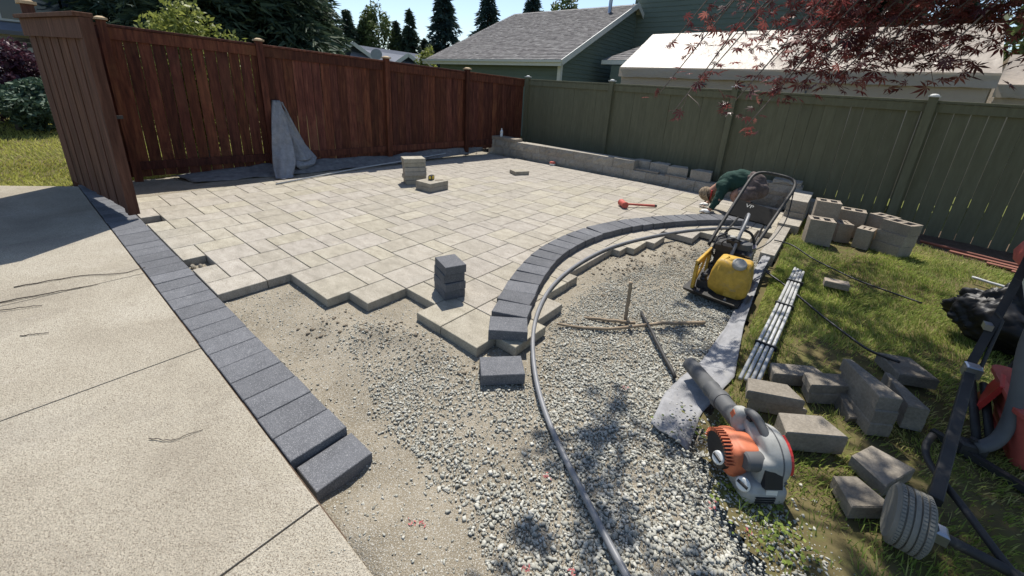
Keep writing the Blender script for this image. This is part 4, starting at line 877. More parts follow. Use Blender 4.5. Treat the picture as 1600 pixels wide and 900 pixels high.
for k_ in range(3):
    q = MB(); LB(q, -.186, .0, .028+.016*k_, .008, .105, .007); q.build('base_slot', BLACKP, bs_)
q = MB(); LE(q, .03, -.095, .145, .115, .06, .10, .5); LE(q, .0, -.05, .205, .08, .06, .05, .45); LE(q, .075, -.11, .10, .06, .05, .07, .5); ec = remeshed(q, 'engine_cover', .0055, ORANGE, bl, 2)
for k_ in range(20):
    a_ = rad(-5+k_*9.5); q = MB(); q.box(L_(.035+.108*math.cos(a_), -.155, .15+.098*math.sin(a_)), (.020*BS, .05*BS, .006*BS), BM @ Euler((0, -a_, 0)).to_matrix()); q.build('rim_fin', ORANGE, ec)
q = MB(); LT(q, [(0, -.02), (.098, -.02), (.1, -.012), (.1, .02), (.098, .028), (0, .028)], 30, .035, -.155, .15); q.build('rim_core', BLACKP, ec, 'auto')
q = MB(); LB(q, -.055, -.11, .125, .02, .04, .09, (0, .3, 0), .004); q.build('cover_panel', ORANGE, ec)
for z_ in (.19, .215):
    q = MB(); LE(q, -.06, -.075+.01, z_+.01, .008, .010, .010, 1); q.build('screw', BLACKP, ec)
for f_, r_, z_, yw in ((-.02, -.185, .145, .55), (-.135, -.10, .095, .2)):
    Mk = BM @ Euler((rad(62), 0, yw-.5)).to_matrix() @ Euler((0, rad(-18), 0)).to_matrix()
    q = MB(); q.lathe([(.024, 0), (.0265, .005), (.022, .011), (.017, .012), (0, .009)], 20, c=L_(f_, r_, z_), M=Mk); kb = q.build('knob', WHITEP, bl, 'auto')
    q = MB(); q.box(L_(f_, r_, z_)+Mk @ Vector((0, 0, .012)), (.040, .012, .008), Mk, ch=.003); q.build('knob_grip', BLACKP, kb)
q = MB(); q.tube(smooth3([L_(.155, .015, .27), L_(.15, .02, .325), L_(.09, .03, .352), L_(.02, .035, .335), L_(-.06, .045, .27), L_(-.09, .05, .225)], 24), [.0145+.004*math.sin(math.pi*i/23) for i in range(24)], 14); q.build('handle', DGREY, bl, True)
q = MB(); LE(q, .15, .0, .265, .045, .04, .07, .55); LE(q, .13, .01, .22, .05, .045, .04, .5); tg = remeshed(q, 'trigger_pod', .005, GREYP, bl, 2)
q = MB(); LB(q, .165, -.035, .285, .030, .010, .05, (0, -.35, 0), .002); q.build('orange_switch', ORANGE, tg)
q = MB(); LB(q, .10, .012, .315, .05, .018, .018, (0, .2, 0), .004); q.build('trigger', BLACKP, tg)
q = MB(); LT(q, [(0, -.05), (.04, -.05), (.05, -.04), (.052, .04), (.045, .05), (0, .05)], 24, -.085, -.045, .20); q.build('air_filter_cover', DGREY, bl, 'auto')
q = MB(); LB(q, -.150, .03, .16, .035, .095, .105, (0, .35, 0), .010); rp_ = q.build('rear_panel', BLACKP, bl)
for k_ in range(3):
    q = MB(); LB(q, -.168+.012*k_, .03, .14+.028*k_, .006, .07, .006, (0, .35, 0)); q.build('panel_rib', DGREY, rp_)
q = MB(); LB(q, -.178, .03, .085, .006, .06, .04, (0, .1, 0)); q.build('sticker', WHITEP, bl)
for k_ in range(4):
    q = MB(); LE(q, -.150+.006*k_, .115, .125-.022*k_, .007, .009, .008, 1); q.build('embossed_mark', DGREY, bl)
for k_ in range(8):
    a_ = rad(100+11*k_); q = MB(); q.box(L_(-.005+.128*math.cos(a_), .138, .175+.128*math.sin(a_)), (.016*BS, .018*BS, .030*BS), BM @ Euler((0, -a_, 0)).to_matrix()); q.build('red_vent_slat', REDP, vol)
tp0, tp1 = L_(.11, .035, .21), Vector((1.955, -.275, .035)); td = (tp1-tp0); tl_ = td.length; td.normalize()
q = MB(); q.tube([tp0-td*.03, tp0+td*.05, tp0+td*.20, tp0+td*.21], [.038, .041, .041, .043], 24, False); q.tube([tp0+td*.205, tp0+td*.215, tp0+td*.24, tp0+td*.25], [.0445, .047, .047, .044], 24); tb = q.build('blower_tube', DGREY, bl, 'auto')
q = MB(); q.tube([tp0+td*.245, tp0+td*.31, tp0+td*.315, tp0+td*.33, tp0+td*.335, tp1], [.0415, .041, .044, .044, .041, .040], 24, False); q.tube([tp1-td*.01, tp1-td*.30], [.036, .036], 20, False); q.build('tube_end', DGREY, tb, 'auto')
# ================================================================== WHEELED EQUIPMENT AT THE RIGHT
ct = empty('equipment_cart', (2.95, -.4, 0), 'dark steel wheeled equipment cart with grey turf tyre at the right edge', 'cart')
wc = Vector((2.815, -.725, .100)); TS = .76
q = MB(); prof = [(.075, -.062), (.118, -.066), (.130, -.056)]
for k_ in range(5): x_ = -.046+.023*k_; prof += [(.134+.002*(2-abs(k_-2)), x_-.0085), (.134+.002*(2-abs(k_-2)), x_+.0085), (.129, x_+.0095), (.129, x_+.0135)]
prof += [(.130, .056), (.118, .066), (.075, .062)]
prof = [(r_*TS, x_*TS) for r_, x_ in prof]
q.lathe(prof, 48, 'X', c=wc); ty = q.build('tyre', RUBB, ct, 'auto')
q = MB()
for k_ in range(52):
    a_ = 2*math.pi*k_/52
    for j in range(5):
        x_ = -.046+.023*j; aa = a_+(.06 if j % 2 else 0); q.box(wc+Vector((x_*TS, math.cos(aa)*.1365*TS, math.sin(aa)*.1365*TS)), (.0115, .0082, .0028), Euler((aa-math.pi/2, 0, 0)).to_matrix())
q.build('tread_lugs', RUBB, ty, kind='stuff')
q = MB(); q.lathe([(r_*TS, x_*TS) for r_, x_ in ((.0, -.03), (.03, -.035), (.035, -.02), (.065, -.025), (.078, -.058), (.082, -.058), (.078, -.05), (.078, .05), (.082, .058), (.065, .02), (0, .02))], 32, 'X', c=wc); q.build('rim', STEEL, ct, 'auto')
q = MB(); q.tube([(2.80, -.725, .100), (2.90, -.725, .10), (3.08, -.715, .085), (3.5, -.70, .08)], .017, 12); q.build('axle', DUSTB, ct, True)
q = MB(); q.box((2.895, -.725, .105), (.035, .05, .045), ch=.008); q.build('axle_bracket', STEEL, ct)
q = MB(); q.bar((2.90, -.56, .10), (3.055, .26, .265), .038, .038, ch=.003); q.build('frame_rail', DUSTB, ct)
q = MB(); q.tube(smooth3([(2.92, -.19, .14), (2.885, -.245, .12), (2.885, -.32, .10), (2.97, -.51, .105), (3.07, -.75, .09), (3.3, -1.0, .09)], 30), .013, 10); q.build('bent_rod', DUSTB, ct, True)
q = MB(); q.bar((3.055, .265, .262), (3.16, .70, .12), .036, .036); q.build('cross_rail', DUSTB, ct)
q = MB(); q.box((3.06, .27, .285), (.055, .05, .06), (.1, 0, .15), ch=.006); q.tube([(3.03, .25, .30), (3.09, .29, .30)], .009, 8); q.build('hinge_bracket', STEEL, ct)
for ox in (0, .045):
    q = MB(); q.tube([(3.125+ox, .46, .15), (3.125+ox, .10, .03)], .017, 10); q.build('lower_rail', DUSTB, ct, True)
q = MB(); q.box((3.10, .045, .02), (.09, .06, .05), (0, 0, .3), ch=.008); q.tube([(3.10, .045, .05), (3.10, .045, .065)], .014, 8); q.build('clamp', DUSTB, ct)
q = MB(); q.tube(smooth3([(3.11, .035, .03), (3.16, .06, .035), (3.19, .10, .10), (3.185, .15, .28), (3.15, .20, .50), (3.16, .25, .75)], 30), .026, 14); q.build('curved_handle', DGREY, ct, True)
q = MB(); q.bar((3.06, .32, .24), (3.17, .68, .56), .034, .03); q.bar((3.17, .68, .56), (3.23, .90, .82), .034, .03); q.tube([(3.10, .33, .25), (3.155, .56, .47), (3.13, .58, .50)], .008, 8); q.build('upright_rail', DUSTB, ct)
q = MB(); q.box((3.105, .51, .44), (.03, .05, .03)); q.build('bolt_bracket', STEEL, ct)
q = MB(); q.bar((2.98, .08, .0), (3.65, -.32, .0), .03, .03); q.build('ground_rail', DUSTB, ct)
# white and orange hopper above, red tub below
hp = empty('mixing_hopper', (3.45, .95, .3), 'white and orange hopper at the right edge above the cart', 'hopper')
q = MB(); loft(q, [rrect(3.46, .82, .16, .20, .26, .04), rrect(3.45, .85, .38, .34, .60, .06), rrect(3.45, .86, .42, .38, .70, .06)]); q.build('hopper_body', WHITEP, hp, 'auto')
q = MB(); loft(q, [rrect(3.445, .86, .47, .43, .69, .06), rrect(3.445, .86, .49, .45, .74, .06), rrect(3.445, .86, .46, .42, .80, .06), rrect(3.445, .86, .36, .32, .84, .06)]); q.build('hopper_lid', PINKR, hp, 'auto')
for sx in (-.1, .1):
    q = MB(); q.tube([(3.46+sx, .82, .30), (3.46+sx*1.5, .82, -.02)], .014, 8); q.build('leg', DUSTB, hp)
tb_ = empty('red_tub', (3.33, .27, -.02), 'coral red plastic tub with folded rim inside the cart frame', 'tub')
q = MB(); loft(q, [rrect(3.36, .26, .24, .34, -.02, .04), rrect(3.36, .28, .30, .42, .12, .05), rrect(3.36, .30, .34, .46, .22, .05), rrect(3.36, .30, .37, .49, .225, .06), rrect(3.36, .30, .37, .49, .245, .06), rrect(3.36, .30, .31, .43, .245, .05), rrect(3.36, .29, .25, .36, .10, .05)]); q.build('tub_body', PINKR, tb_, 'auto')
q = MB(); q.box((3.17, .36, .165), (.02, .16, .17), (0, .25, -.2), ch=.005); q.build('tub_flap', REDP, tb_)
q = MB()
for k_ in range(3): q.tube([(3.20+.012*k_, .12, .05+.05*k_), (3.195+.012*k_, .46, .07+.05*k_)], .010, 8)
q.build('tub_ribs', PINKR, tb_, True)
# ================================================================== BLACK BAG
n = 110; m_ = 56; PH, TH = np.meshgrid(np.linspace(0, 2*np.pi, n, endpoint=False), np.linspace(-np.pi/2, np.pi/2, m_))
cx_, cy_, cz_ = np.cos(TH)*np.cos(PH), np.cos(TH)*np.sin(PH), np.sin(TH)
f1 = fbm(cx_*1.2+cz_+5, cy_*1.2+cz_*.7+5, 1.0, 2, 61); f2 = fbm(cx_*2+9+cz_*1.5, cy_*2+9-cz_, 2.0, 3, 62); f3 = fbm(cx_*2+3-cz_, cy_*2+3+cz_*1.3, 3.2, 3, 63)
r_ = 1+.34*f1-.20*np.abs(f2)**.8+.09-.10*np.abs(f3)**.7
zz = .16+.21*cz_*r_*np.where(TH > 0, 1+.45*np.sin(2*PH+.6), 1)
V = np.stack([3.47+.36*r_*cx_, 1.50+.22*r_*cy_, np.maximum(zz, -.02)], -1).reshape(-1, 3)
F = [(j*n+i, j*n+(i+1) % n, (j+1)*n+(i+1) % n, (j+1)*n+i) for j in range(m_-1) for i in range(n)]
me = bpy.data.meshes.new('rubbish_bag'); me.from_pydata(V.tolist(), [], F); me.materials.append(BAGM); me.update(); me.polygons.foreach_set('use_smooth', [True]*len(F))
link('rubbish_bag', me, label='crumpled black plastic rubbish bag on the shaded grass', cat='bag')
# ================================================================== WORKER
def skin(name, joints, edges, root, m, parent, lev=1, **kw):
    """joints: name -> ((x,y,z), radius or (rx,ry)); grown with a skin modifier, turned into a plain mesh"""
    ks = list(joints); ix = {k_: i for i, k_ in enumerate(ks)}
    me = bpy.data.meshes.new(name); me.from_pydata([joints[k_][0] for k_ in ks], [(ix[a], ix[b]) for a, b in edges], []); me.update()
    o = bpy.data.objects.new(name, me); COL.objects.link(o); md = o.modifiers.new('s', 'SKIN')
    if not me.skin_vertices: me.skin_vertices.new()
    sv = me.skin_vertices[0].data
    for k_ in ks:
        r_ = joints[k_][1]; sv[ix[k_]].radius = r_ if isinstance(r_, tuple) else (r_, r_); sv[ix[k_]].use_root = (k_ == root)
    md.branch_smoothing = .6; md.use_smooth_shade = True; sd = o.modifiers.new('u', 'SUBSURF'); sd.levels = lev; sd.render_levels = lev
    dg = bpy.context.evaluated_depsgraph_get(); m2 = bpy.data.meshes.new_from_object(o.evaluated_get(dg)); bpy.data.objects.remove(o)
    m2.name = name; m2.materials.clear(); m2.materials.append(m); m2.transform(Matrix.Translation(-Vector(parent.location)))
    m2.polygons.foreach_set('use_smooth', [True]*len(m2.polygons)); return link(name, m2, parent, **kw)
wk = empty('person', (1.48, 3.5, 0), 'person in green shirt, brown shorts and camouflage hat bending low over the patio', 'person')
JT = {'pel': ((1.56, 3.50, .46), (.105, .085)), 'waist': ((1.42, 3.50, .525), (.10, .08)), 'chest': ((1.26, 3.50, .47), (.115, .09)), 'neck': ((1.13, 3.48, .36), .045), 'skull': ((1.06, 3.47, .255), .065), 'face': ((1.035, 3.455, .185), .062), 'chin': ((1.06, 3.43, .15), .035),
      'shL': ((1.19, 3.37, .41), .055), 'elL': ((1.22, 3.27, .22), .040), 'wrL': ((1.145, 3.25, .075), .026), 'paL': ((1.11, 3.25, .035), (.034, .018)),
      'shR': ((1.17, 3.62, .41), .055), 'elR': ((1.12, 3.72, .22), .040), 'wrR': ((1.03, 3.64, .085), .026), 'paR': ((1.00, 3.62, .045), (.034, .018)),
      'hiL': ((1.57, 3.41, .44), .085), 'knL': ((1.335, 3.36, .285), .056), 'anL': ((1.60, 3.36, .085), .036), 'toL': ((1.46, 3.35, .025), .034), 'heL': ((1.64, 3.365, .04), .034),
      'hiR': ((1.57, 3.59, .44), .085), 'knR': ((1.345, 3.66, .285), .056), 'anR': ((1.60, 3.67, .085), .036), 'toR': ((1.46, 3.69, .025), .034), 'heR': ((1.64, 3.665, .04), .034)}
ED = [('pel', 'waist'), ('waist', 'chest'), ('chest', 'neck'), ('neck', 'skull'), ('skull', 'face'), ('face', 'chin')]
for s_ in 'LR': ED += [('chest', 'sh'+s_), ('sh'+s_, 'el'+s_), ('el'+s_, 'wr'+s_), ('wr'+s_, 'pa'+s_), ('pel', 'hi'+s_), ('hi'+s_, 'kn'+s_), ('kn'+s_, 'an'+s_), ('an'+s_, 'to'+s_), ('an'+s_, 'he'+s_)]
for s_, px_, py_ in (('L', 1.11, 3.25), ('R', 1.00, 3.62)):
    for k_, (dy, ln) in enumerate(((-.026, .036), (-.009, .044), (.009, .042), (.025, .032))):
        b_ = Vector((px_-.018, py_+dy*.8, .035)); t_ = b_+Vector((-ln, dy*.35, -.012))
        JT['f%s%d' % (s_, k_)] = (tuple(b_), .009); JT['g%s%d' % (s_, k_)] = (tuple(b_+(t_-b_)*.6+Vector((0, 0, .006))), .008); JT['t%s%d' % (s_, k_)] = (tuple(t_), .0065)
        ED += [('pa'+s_, 'f%s%d' % (s_, k_)), ('f%s%d' % (s_, k_), 'g%s%d' % (s_, k_)), ('g%s%d' % (s_, k_), 't%s%d' % (s_, k_))]
    sg = 1 if s_ == 'L' else -1
    JT['th'+s_] = ((px_+.006, py_+sg*.034, .034), .010); JT['tt'+s_] = ((px_-.026, py_+sg*.048, .022), .008); ED += [('pa'+s_, 'th'+s_), ('th'+s_, 'tt'+s_)]
skin('body', JT, ED, 'pel', SKIN, wk)
G_ = lambda k_, d_=.012: (JT[k_][0], tuple(r_+d_ for r_ in JT[k_][1]) if isinstance(JT[k_][1], tuple) else JT[k_][1]+d_)
q = MB()
q.tube(smooth3([(1.53, 3.50, .45), (1.42, 3.50, .485), (1.31, 3.49, .465), (1.21, 3.49, .405), (1.13, 3.48, .335)], 14), [.125, .135, .14, .145, .148, .148, .145, .14, .135, .128, .118, .10, .078, .06], 16)
for y0, e_, w_ in ((3.375, JT['elL'][0], (1.15, 3.25, .085)), (3.615, JT['elR'][0], (1.035, 3.645, .095))):
    q.ell((1.21, y0, .385), (.085, .08, .085)); q.tube(smooth3([(1.22, y0, .40), e_, w_], 10), [.075, .075, .072, .066, .060, .056, .052, .047, .043, .040], 12)
remeshed(q, 'shirt', .013, SHIRT, wk, 5, .016, 81)
q = MB(); q.tube(smooth3([(1.45, 3.50, .475), (1.54, 3.50, .465), (1.62, 3.50, .43)], 6), [.138, .146, .15, .15, .14, .11], 16); q.ell((1.60, 3.50, .40), (.115, .16, .13))
for y0, y1 in ((3.40, 3.36), (3.60, 3.65)): q.tube(smooth3([(1.60, y0, .38), (1.50, (y0+y1)/2, .345), (1.415, y1, .31)], 8), [.105, .105, .102, .10, .098, .096, .096, .097], 14)
remeshed(q, 'shorts', .013, SHORT, wk, 4, .018, 82)
for s_, y_ in (('L', 3.36), ('R', 3.67)):
    skin('sock', {'a': ((1.50, y_, .175), .054), 'b': ((1.60, y_, .085), .043)}, [('a', 'b')], 'a', SOCK, wk)
    skin('boot', {'h': ((1.635, y_, .04), .042), 'm': ((1.55, y_, .04), .045), 't': ((1.45, y_, .025), .036), 'a': ((1.60, y_, .10), .046)}, [('h', 'm'), ('m', 't'), ('m', 'a')], 'm', DUSTB, wk)
hM = Euler((0, rad(62), rad(10))).to_matrix()
q = MB(); q.ell((1.015, 3.475, .225), (.095, .092, .105), hM.transposed(), 20, 12); q.build('hat', HATM, wk, True)
q = MB(); q.lathe([(.085, 0), (.128, -.022), (.130, -.020), (.086, .006)], 24, c=(1.045, 3.465, .20), M=Euler((0, rad(-118), 0)).to_matrix()); q.build('hat_brim', HATM, wk, True)
q = MB(); q.tube(smooth3([(1.085, 3.41, .30), (1.095, 3.385, .22), (1.075, 3.40, .15)], 12), .010, 8); q.build('red_strap', REDP, wk, True)
q = MB(); q.ell((1.025, 3.435, .125), (.012, .010, .012)); q.build('nose', SKIN, wk, True)
q = MB()
for y_ in (3.425, 3.475): q.ell((1.000, y_, .165), (.008, .009, .006), None, 8, 6)
q.build('eyes', BLACKP, wk, True)
for cx, cy in ((1.10, 3.25), (.99, 3.62)):
    q = MB(); q.ell((cx+.01, cy, .045), (.045, .040, .026), None, 14, 8, .8)
    for k_ in range(4): q.tube([(cx-.02, cy-.026+.017*k_, .045), (cx-.05, cy-.030+.019*k_, .040), (cx-.07, cy-.033+.021*k_, .02)], [.013, .012, .009], 8)
    q.build('glove', WHITEP, wk, True)
# ================================================================== HOUSES
def lap_wall(A, B, z0, top, step=.15, th=.022):
    """overlapping boards from A to B seen from the left of A->B reversed; top(s) gives the wall height at distance s; returns MB"""
    A, B = Vector((*A, 0)), Vector((*B, 0)); L = (B-A).length; d = (B-A).normalized(); n_ = Vector((d.y, -d.x, 0)); q = MB(); z = z0
    zm = max(top(0), top(L), top(L/2), max(top(L*i/20) for i in range(21)))
    while z < zm-.01:
        z1 = min(z+step, zm)
        ss = [L*i/200 for i in range(201) if top(L*i/200) >= min(z1, zm)-.01]
        if ss:
            a, b = A+d*min(ss), A+d*max(ss)
            q.add([a+n_*th+Vector((0, 0, z)), b+n_*th+Vector((0, 0, z)), b+n_*.004+Vector((0, 0, z1+.006)), a+n_*.004+Vector((0, 0, z1+.006)), a+Vector((0, 0, z)), b+Vector((0, 0, z))], [(0, 1, 2, 3), (4, 5, 1, 0)])
        z += step
    return q
def shingles(P0, P1, P2, P3, rows, cols, m, seed, name='shingles', parent=None, th=.018):
    """P0 P1 eave, P3 P2 ridge"""
    r = np.random.RandomState(seed); P = [np.array(p) for p in (P0, P1, P2, P3)]; V = []; T = []; nrm_ = np.cross(P[1]-P[0], P[3]-P[0]); nrm_ = nrm_/np.linalg.norm(nrm_)
    if nrm_[2] < 0: nrm_ = -nrm_
    at = lambda u, v: (P[0]*(1-u)+P[1]*u)*(1-v)+(P[3]*(1-u)+P[2]*u)*v
    for j in range(rows):
        off = r.rand()/cols
        for i in range(-1, cols):
            u0, u1 = max(0, i/cols+off), min(1, (i+1)/cols+off)
            if u1-u0 < .001: continue
            v0, v1 = j/rows, (j+1.1)/rows; h = th*(.8+.5*r.rand())
            V += [at(u0, v0)+nrm_*h, at(u1, v0)+nrm_*h, at(u1, min(v1, 1))+nrm_*.003, at(u0, min(v1, 1))+nrm_*.003]; T += [np.clip(.5+.22*r.randn(), 0, 1)]*4
    F = np.arange(len(V)).reshape(-1, 4); pl = np.array(parent.location) if parent else 0
    return link(name, np_mesh(name, np.array(V)-pl, F, m, T), parent, kind='stuff')
hs = empty('green_house', (-6.1, 10.4, -.3), 'green sided house with grey shingle roof behind the fences', 'house')
EZ, RZ, RY = 2.42, 5.08, 15.6
lap_wall((-12.4, 10.4), (-6.12, 10.4), -.3, lambda s: 2.36).build('front_siding', SIDING, hs, kind='stuff')
lap_wall((-6.1, 10.4), (-6.1, 16.0), -.3, lambda s: EZ+.05+s*.51).build('gable_siding', SIDING, hs, kind='stuff')
q = MB(); q.box((-9.25, 13.2, 1.0), (6.25, 5.56, 2.6)); q.add([(-6.13, 10.43, 2.3), (-6.13, 15.6, 5.0), (-6.13, 16.5, 4.5), (-6.13, 16.5, 2.3)], [(0, 1, 2, 3)]); q.build('wall', SIDING, hs)
sl_ = (RZ-EZ)/(RY-10.35)
q = MB(); q.add([(-13.15, 10.1, EZ-.03), (-5.85, 10.1, EZ-.03), (-5.85, RY, RZ-.02), (-12.6, RY, RZ-.02), (-13.15, 10.1, EZ-.10), (-5.85, 10.1, EZ-.10), (-5.85, RY, RZ-.09), (-12.6, RY, RZ-.09), (-5.85, 18, RZ-1.24), (-12.6, 18, RZ-1.24)],
      [(0, 1, 2, 3), (5, 4, 7, 6), (0, 4, 5, 1), (1, 5, 6, 2), (3, 7, 4, 0), (3, 2, 8, 9)]); rf = q.build('roof', TRIM, hs)
shingles((-13.15, 10.08, EZ-.02), (-5.86, 10.08, EZ-.02), (-5.86, RY, RZ), (-12.6, RY, RZ), 44, 46, SHING, 5, parent=None).parent = rf
bpy.data.objects[-1] if False else None
for o_ in [o_ for o_ in COL.objects if o_.name.startswith('shingles') and o_.parent == rf]: o_.location = -Vector(hs.location)
q = MB(); q.box((-9.5, 10.06, EZ-.09), (7.32, .035, .17)); q.build('fascia', TRIM, rf)
q = MB(); q.bar((-5.835, 10.08, EZ-.06), (-5.835, RY, RZ-.05), .035, .19, upv=(0, 0, 1)); q.bar((-5.832, RY+.0, RZ-.08), (-5.832, 17.6, RZ-1.1), .035, .17, upv=(0, 0, 1)); q.build('rake_board', TRIM, rf)
q = MB(); q.box((-9.5, 10.02, EZ-.02), (7.3, .09, .075)); q.tube(smooth3([(-12.9, 10.0, EZ-.06), (-12.85, 10.05, EZ-.2), (-12.5, 10.3, EZ-.4), (-12.45, 10.33, EZ-.6), (-12.45, 10.33, 0)], 20), .04, 8); q.build('gutter', TRIM, rf)
q = MB(); q.box((-6.07, 10.37, 1.0), (.13, .13, 2.7)); q.build('corner_board', TRIM, hs)
q = MB(); q.lathe([(.13, 0), (.09, .06), (.075, .08), (.075, .55), (.09, .56), (.09, .6)], 14, c=(-6.75, 14.8, 4.62)); q.build('vent_pipe', STEEL, rf, 'auto')
# tall wing behind
wg = empty('house_wing', (-2, 16.2, -.3), 'tall green sided house wing rising behind the tent', 'house')
lap_wall((-6.3, 16.2), (3.2, 16.2), -.3, lambda s: 7.2, .19).build('wall_siding', SIDING, wg, kind='stuff')
q = MB(); q.box((-1.55, 18.7, 3.4), (9.5, 4.9, 7.4)); q.build('wall', SIDING, wg)
q = MB(); q.add([(-6.7, 15.7, 7.2), (3.6, 15.7, 7.2), (3.6, 18.7, 8.6), (-6.7, 18.7, 8.6), (3.6, 21.6, 7.2), (-6.7, 21.6, 7.2)], [(0, 1, 2, 3), (3, 2, 4, 5), (0, 5, 4, 1)]); q.build('roof', SHING2, wg)
pr = empty('porch', (-4.6, 12.5, -.3), 'small lean-to porch with pale fascia beside the gable wall', 'porch')
q = MB(); q.box((-4.6, 13.6, 1.1), (1.2, 2.2, 2.7)); q.build('wall', SIDING, pr)
q = MB(); q.box((-4.65, 12.46, 2.56), (1.9, .04, .15)); q.build('fascia', TRIM, pr)
shingles((-5.6, 12.44, 2.63), (-3.5, 12.44, 2.63), (-2.4, 14.9, 3.7), (-4.1, 14.9, 3.7), 14, 14, SHING, 9).parent = pr
for o_ in [o_ for o_ in COL.objects if o_.parent == pr and o_.name.startswith('shingles')]: o_.location = -Vector(pr.location)
# ---- grey house far left
gh = empty('grey_house', (-22, -3, -.3), 'grey house with white garage door far left behind the shrubs', 'house')
q = MB(); q.box((-24.5, -3.5, 2.6), (5, 9, 6)); q.build('wall', GREYH, gh)
q = MB(); q.box((-21.97, -2.2, .95), (.06, 2.5, 2.5)); gd_ = q.build('garage_door', TRIM, gh)
for i in range(4):
    for j in range(2):
        q = MB(); q.box((-21.93, -3.12+.60*i, 1.93+.17*j), (.03, .5, .14)); q.build('pane', GLASS, gd_)
q = MB(); q.box((-21.6, -3.5, 2.45), (.9, 9.2, .14), (0, .35, 0)); q.build('porch_roof', SHING2, gh)
q = MB(); q.box((-21.93, -3.5, 2.27), (.1, 9.1, .16)); q.build('fascia', TRIM, gh)
for y_ in (-2.35, -1.3, -.45, .3):
    q = MB(); q.box((-21.96, y_, 3.25), (.09, .85, 1.1)); wn = q.build('window', TRIM, gh)
    q = MB(); q.box((-21.92, y_, 3.25), (.04, .68, .94)); q.build('pane', GLASS, wn)
q = MB(); q.add([(-21.6, -8.3, 5.6), (-21.6, 1.4, 5.6), (-24.5, 1.4, 7.4), (-24.5, -8.3, 7.4)], [(0, 1, 2, 3)]); q.build('roof', SHING2, gh)
# ---- slate blue house far behind the cedar fence
bh = empty('blue_house', (-23, 13.5, -.3), 'small slate blue gabled house with grey roof far behind the cedar fence', 'house')
def gable(cx, cy, w_, zl_, zr_, depth, ang, nm):
    d = Vector((math.cos(ang), math.sin(ang), 0)); n_ = Vector((-d.y, d.x, 0)); c = Vector((cx, cy, 0)); q = MB()
    A, B = c-d*w_/2, c+d*w_/2; up_ = Vector((0, 0, 1))
    q.add([A-up_*.3, B-up_*.3, B+up_*zl_, c+up_*zr_, A+up_*zl_] + [p+n_*depth for p in (A-up_*.3, B-up_*.3, B+up_*zl_, c+up_*zr_, A+up_*zl_)], [(0, 1, 2, 3, 4), (5, 9, 8, 7, 6), (1, 6, 7, 2), (0, 4, 9, 5)]); q.build(nm, BLUEH, bh)
    q = MB()
    for s_ in (-1, 1):
        e = c+d*s_*(w_/2+.3)-n_*.3+up_*(zl_-.3*(zr_-zl_)/(w_/2)); t = c-n_*.3+up_*zr_; q.add([e, t, t+n_*(depth+.3), e+n_*(depth+.3), e+up_*.12, t+up_*.12, t+n_*(depth+.3)+up_*.12, e+n_*(depth+.3)+up_*.12], [(4, 5, 6, 7), (0, 3, 2, 1), (0, 1, 5, 4), (1, 2, 6, 5), (2, 3, 7, 6), (3, 0, 4, 7)])
    r_ = q.build('roof', SHING2, bh); q = MB()
    for s_ in (-1, 1):
        e = c+d*s_*(w_/2+.3)-n_*.33+up_*(zl_-.3*(zr_-zl_)/(w_/2)+.05); t = c-n_*.33+up_*(zr_+.05); q.bar(e, t, .05, .22)
    q.build('rake_board', TRIM, r_); return r_
DN = math.atan2(.6, .8)
gable(-22.6, 12.3, 4.6, 1.9, 3.42, 5.0, 1.02, 'gable_wall'); gr2 = gable(-20.7, 14.95, 2.8, 2.0, 3.02, 4.0, 1.02, 'small_gable_wall')
q = MB(); q.add([(-22.05, 11.55, 2.2), (-19.3, 15.3, 2.1), (-20.9, 16.6, 3.2), (-23.0, 12.5, 3.46), (-22.05, 11.55, 2.1), (-19.3, 15.3, 2.0), (-20.9, 16.6, 3.1), (-23.0, 12.5, 3.36)], [(0, 1, 2, 3), (7, 6, 5, 4), (0, 4, 5, 1), (1, 5, 6, 2), (3, 2, 6, 7), (0, 3, 7, 4)]); q.build('main_roof', SHING2, bh)
q = MB(); q.lathe([(.0, 0), (.25, .05), (.33, .12)], 14, c=(-20.3, 12.4, 2.82), M=Euler((rad(70), 0, rad(50))).to_matrix()); q.tube([(-20.3, 12.4, 2.85), (-20.45, 12.6, 2.45)], .03, 6); q.build('satellite_dish', GREYP, gr2)
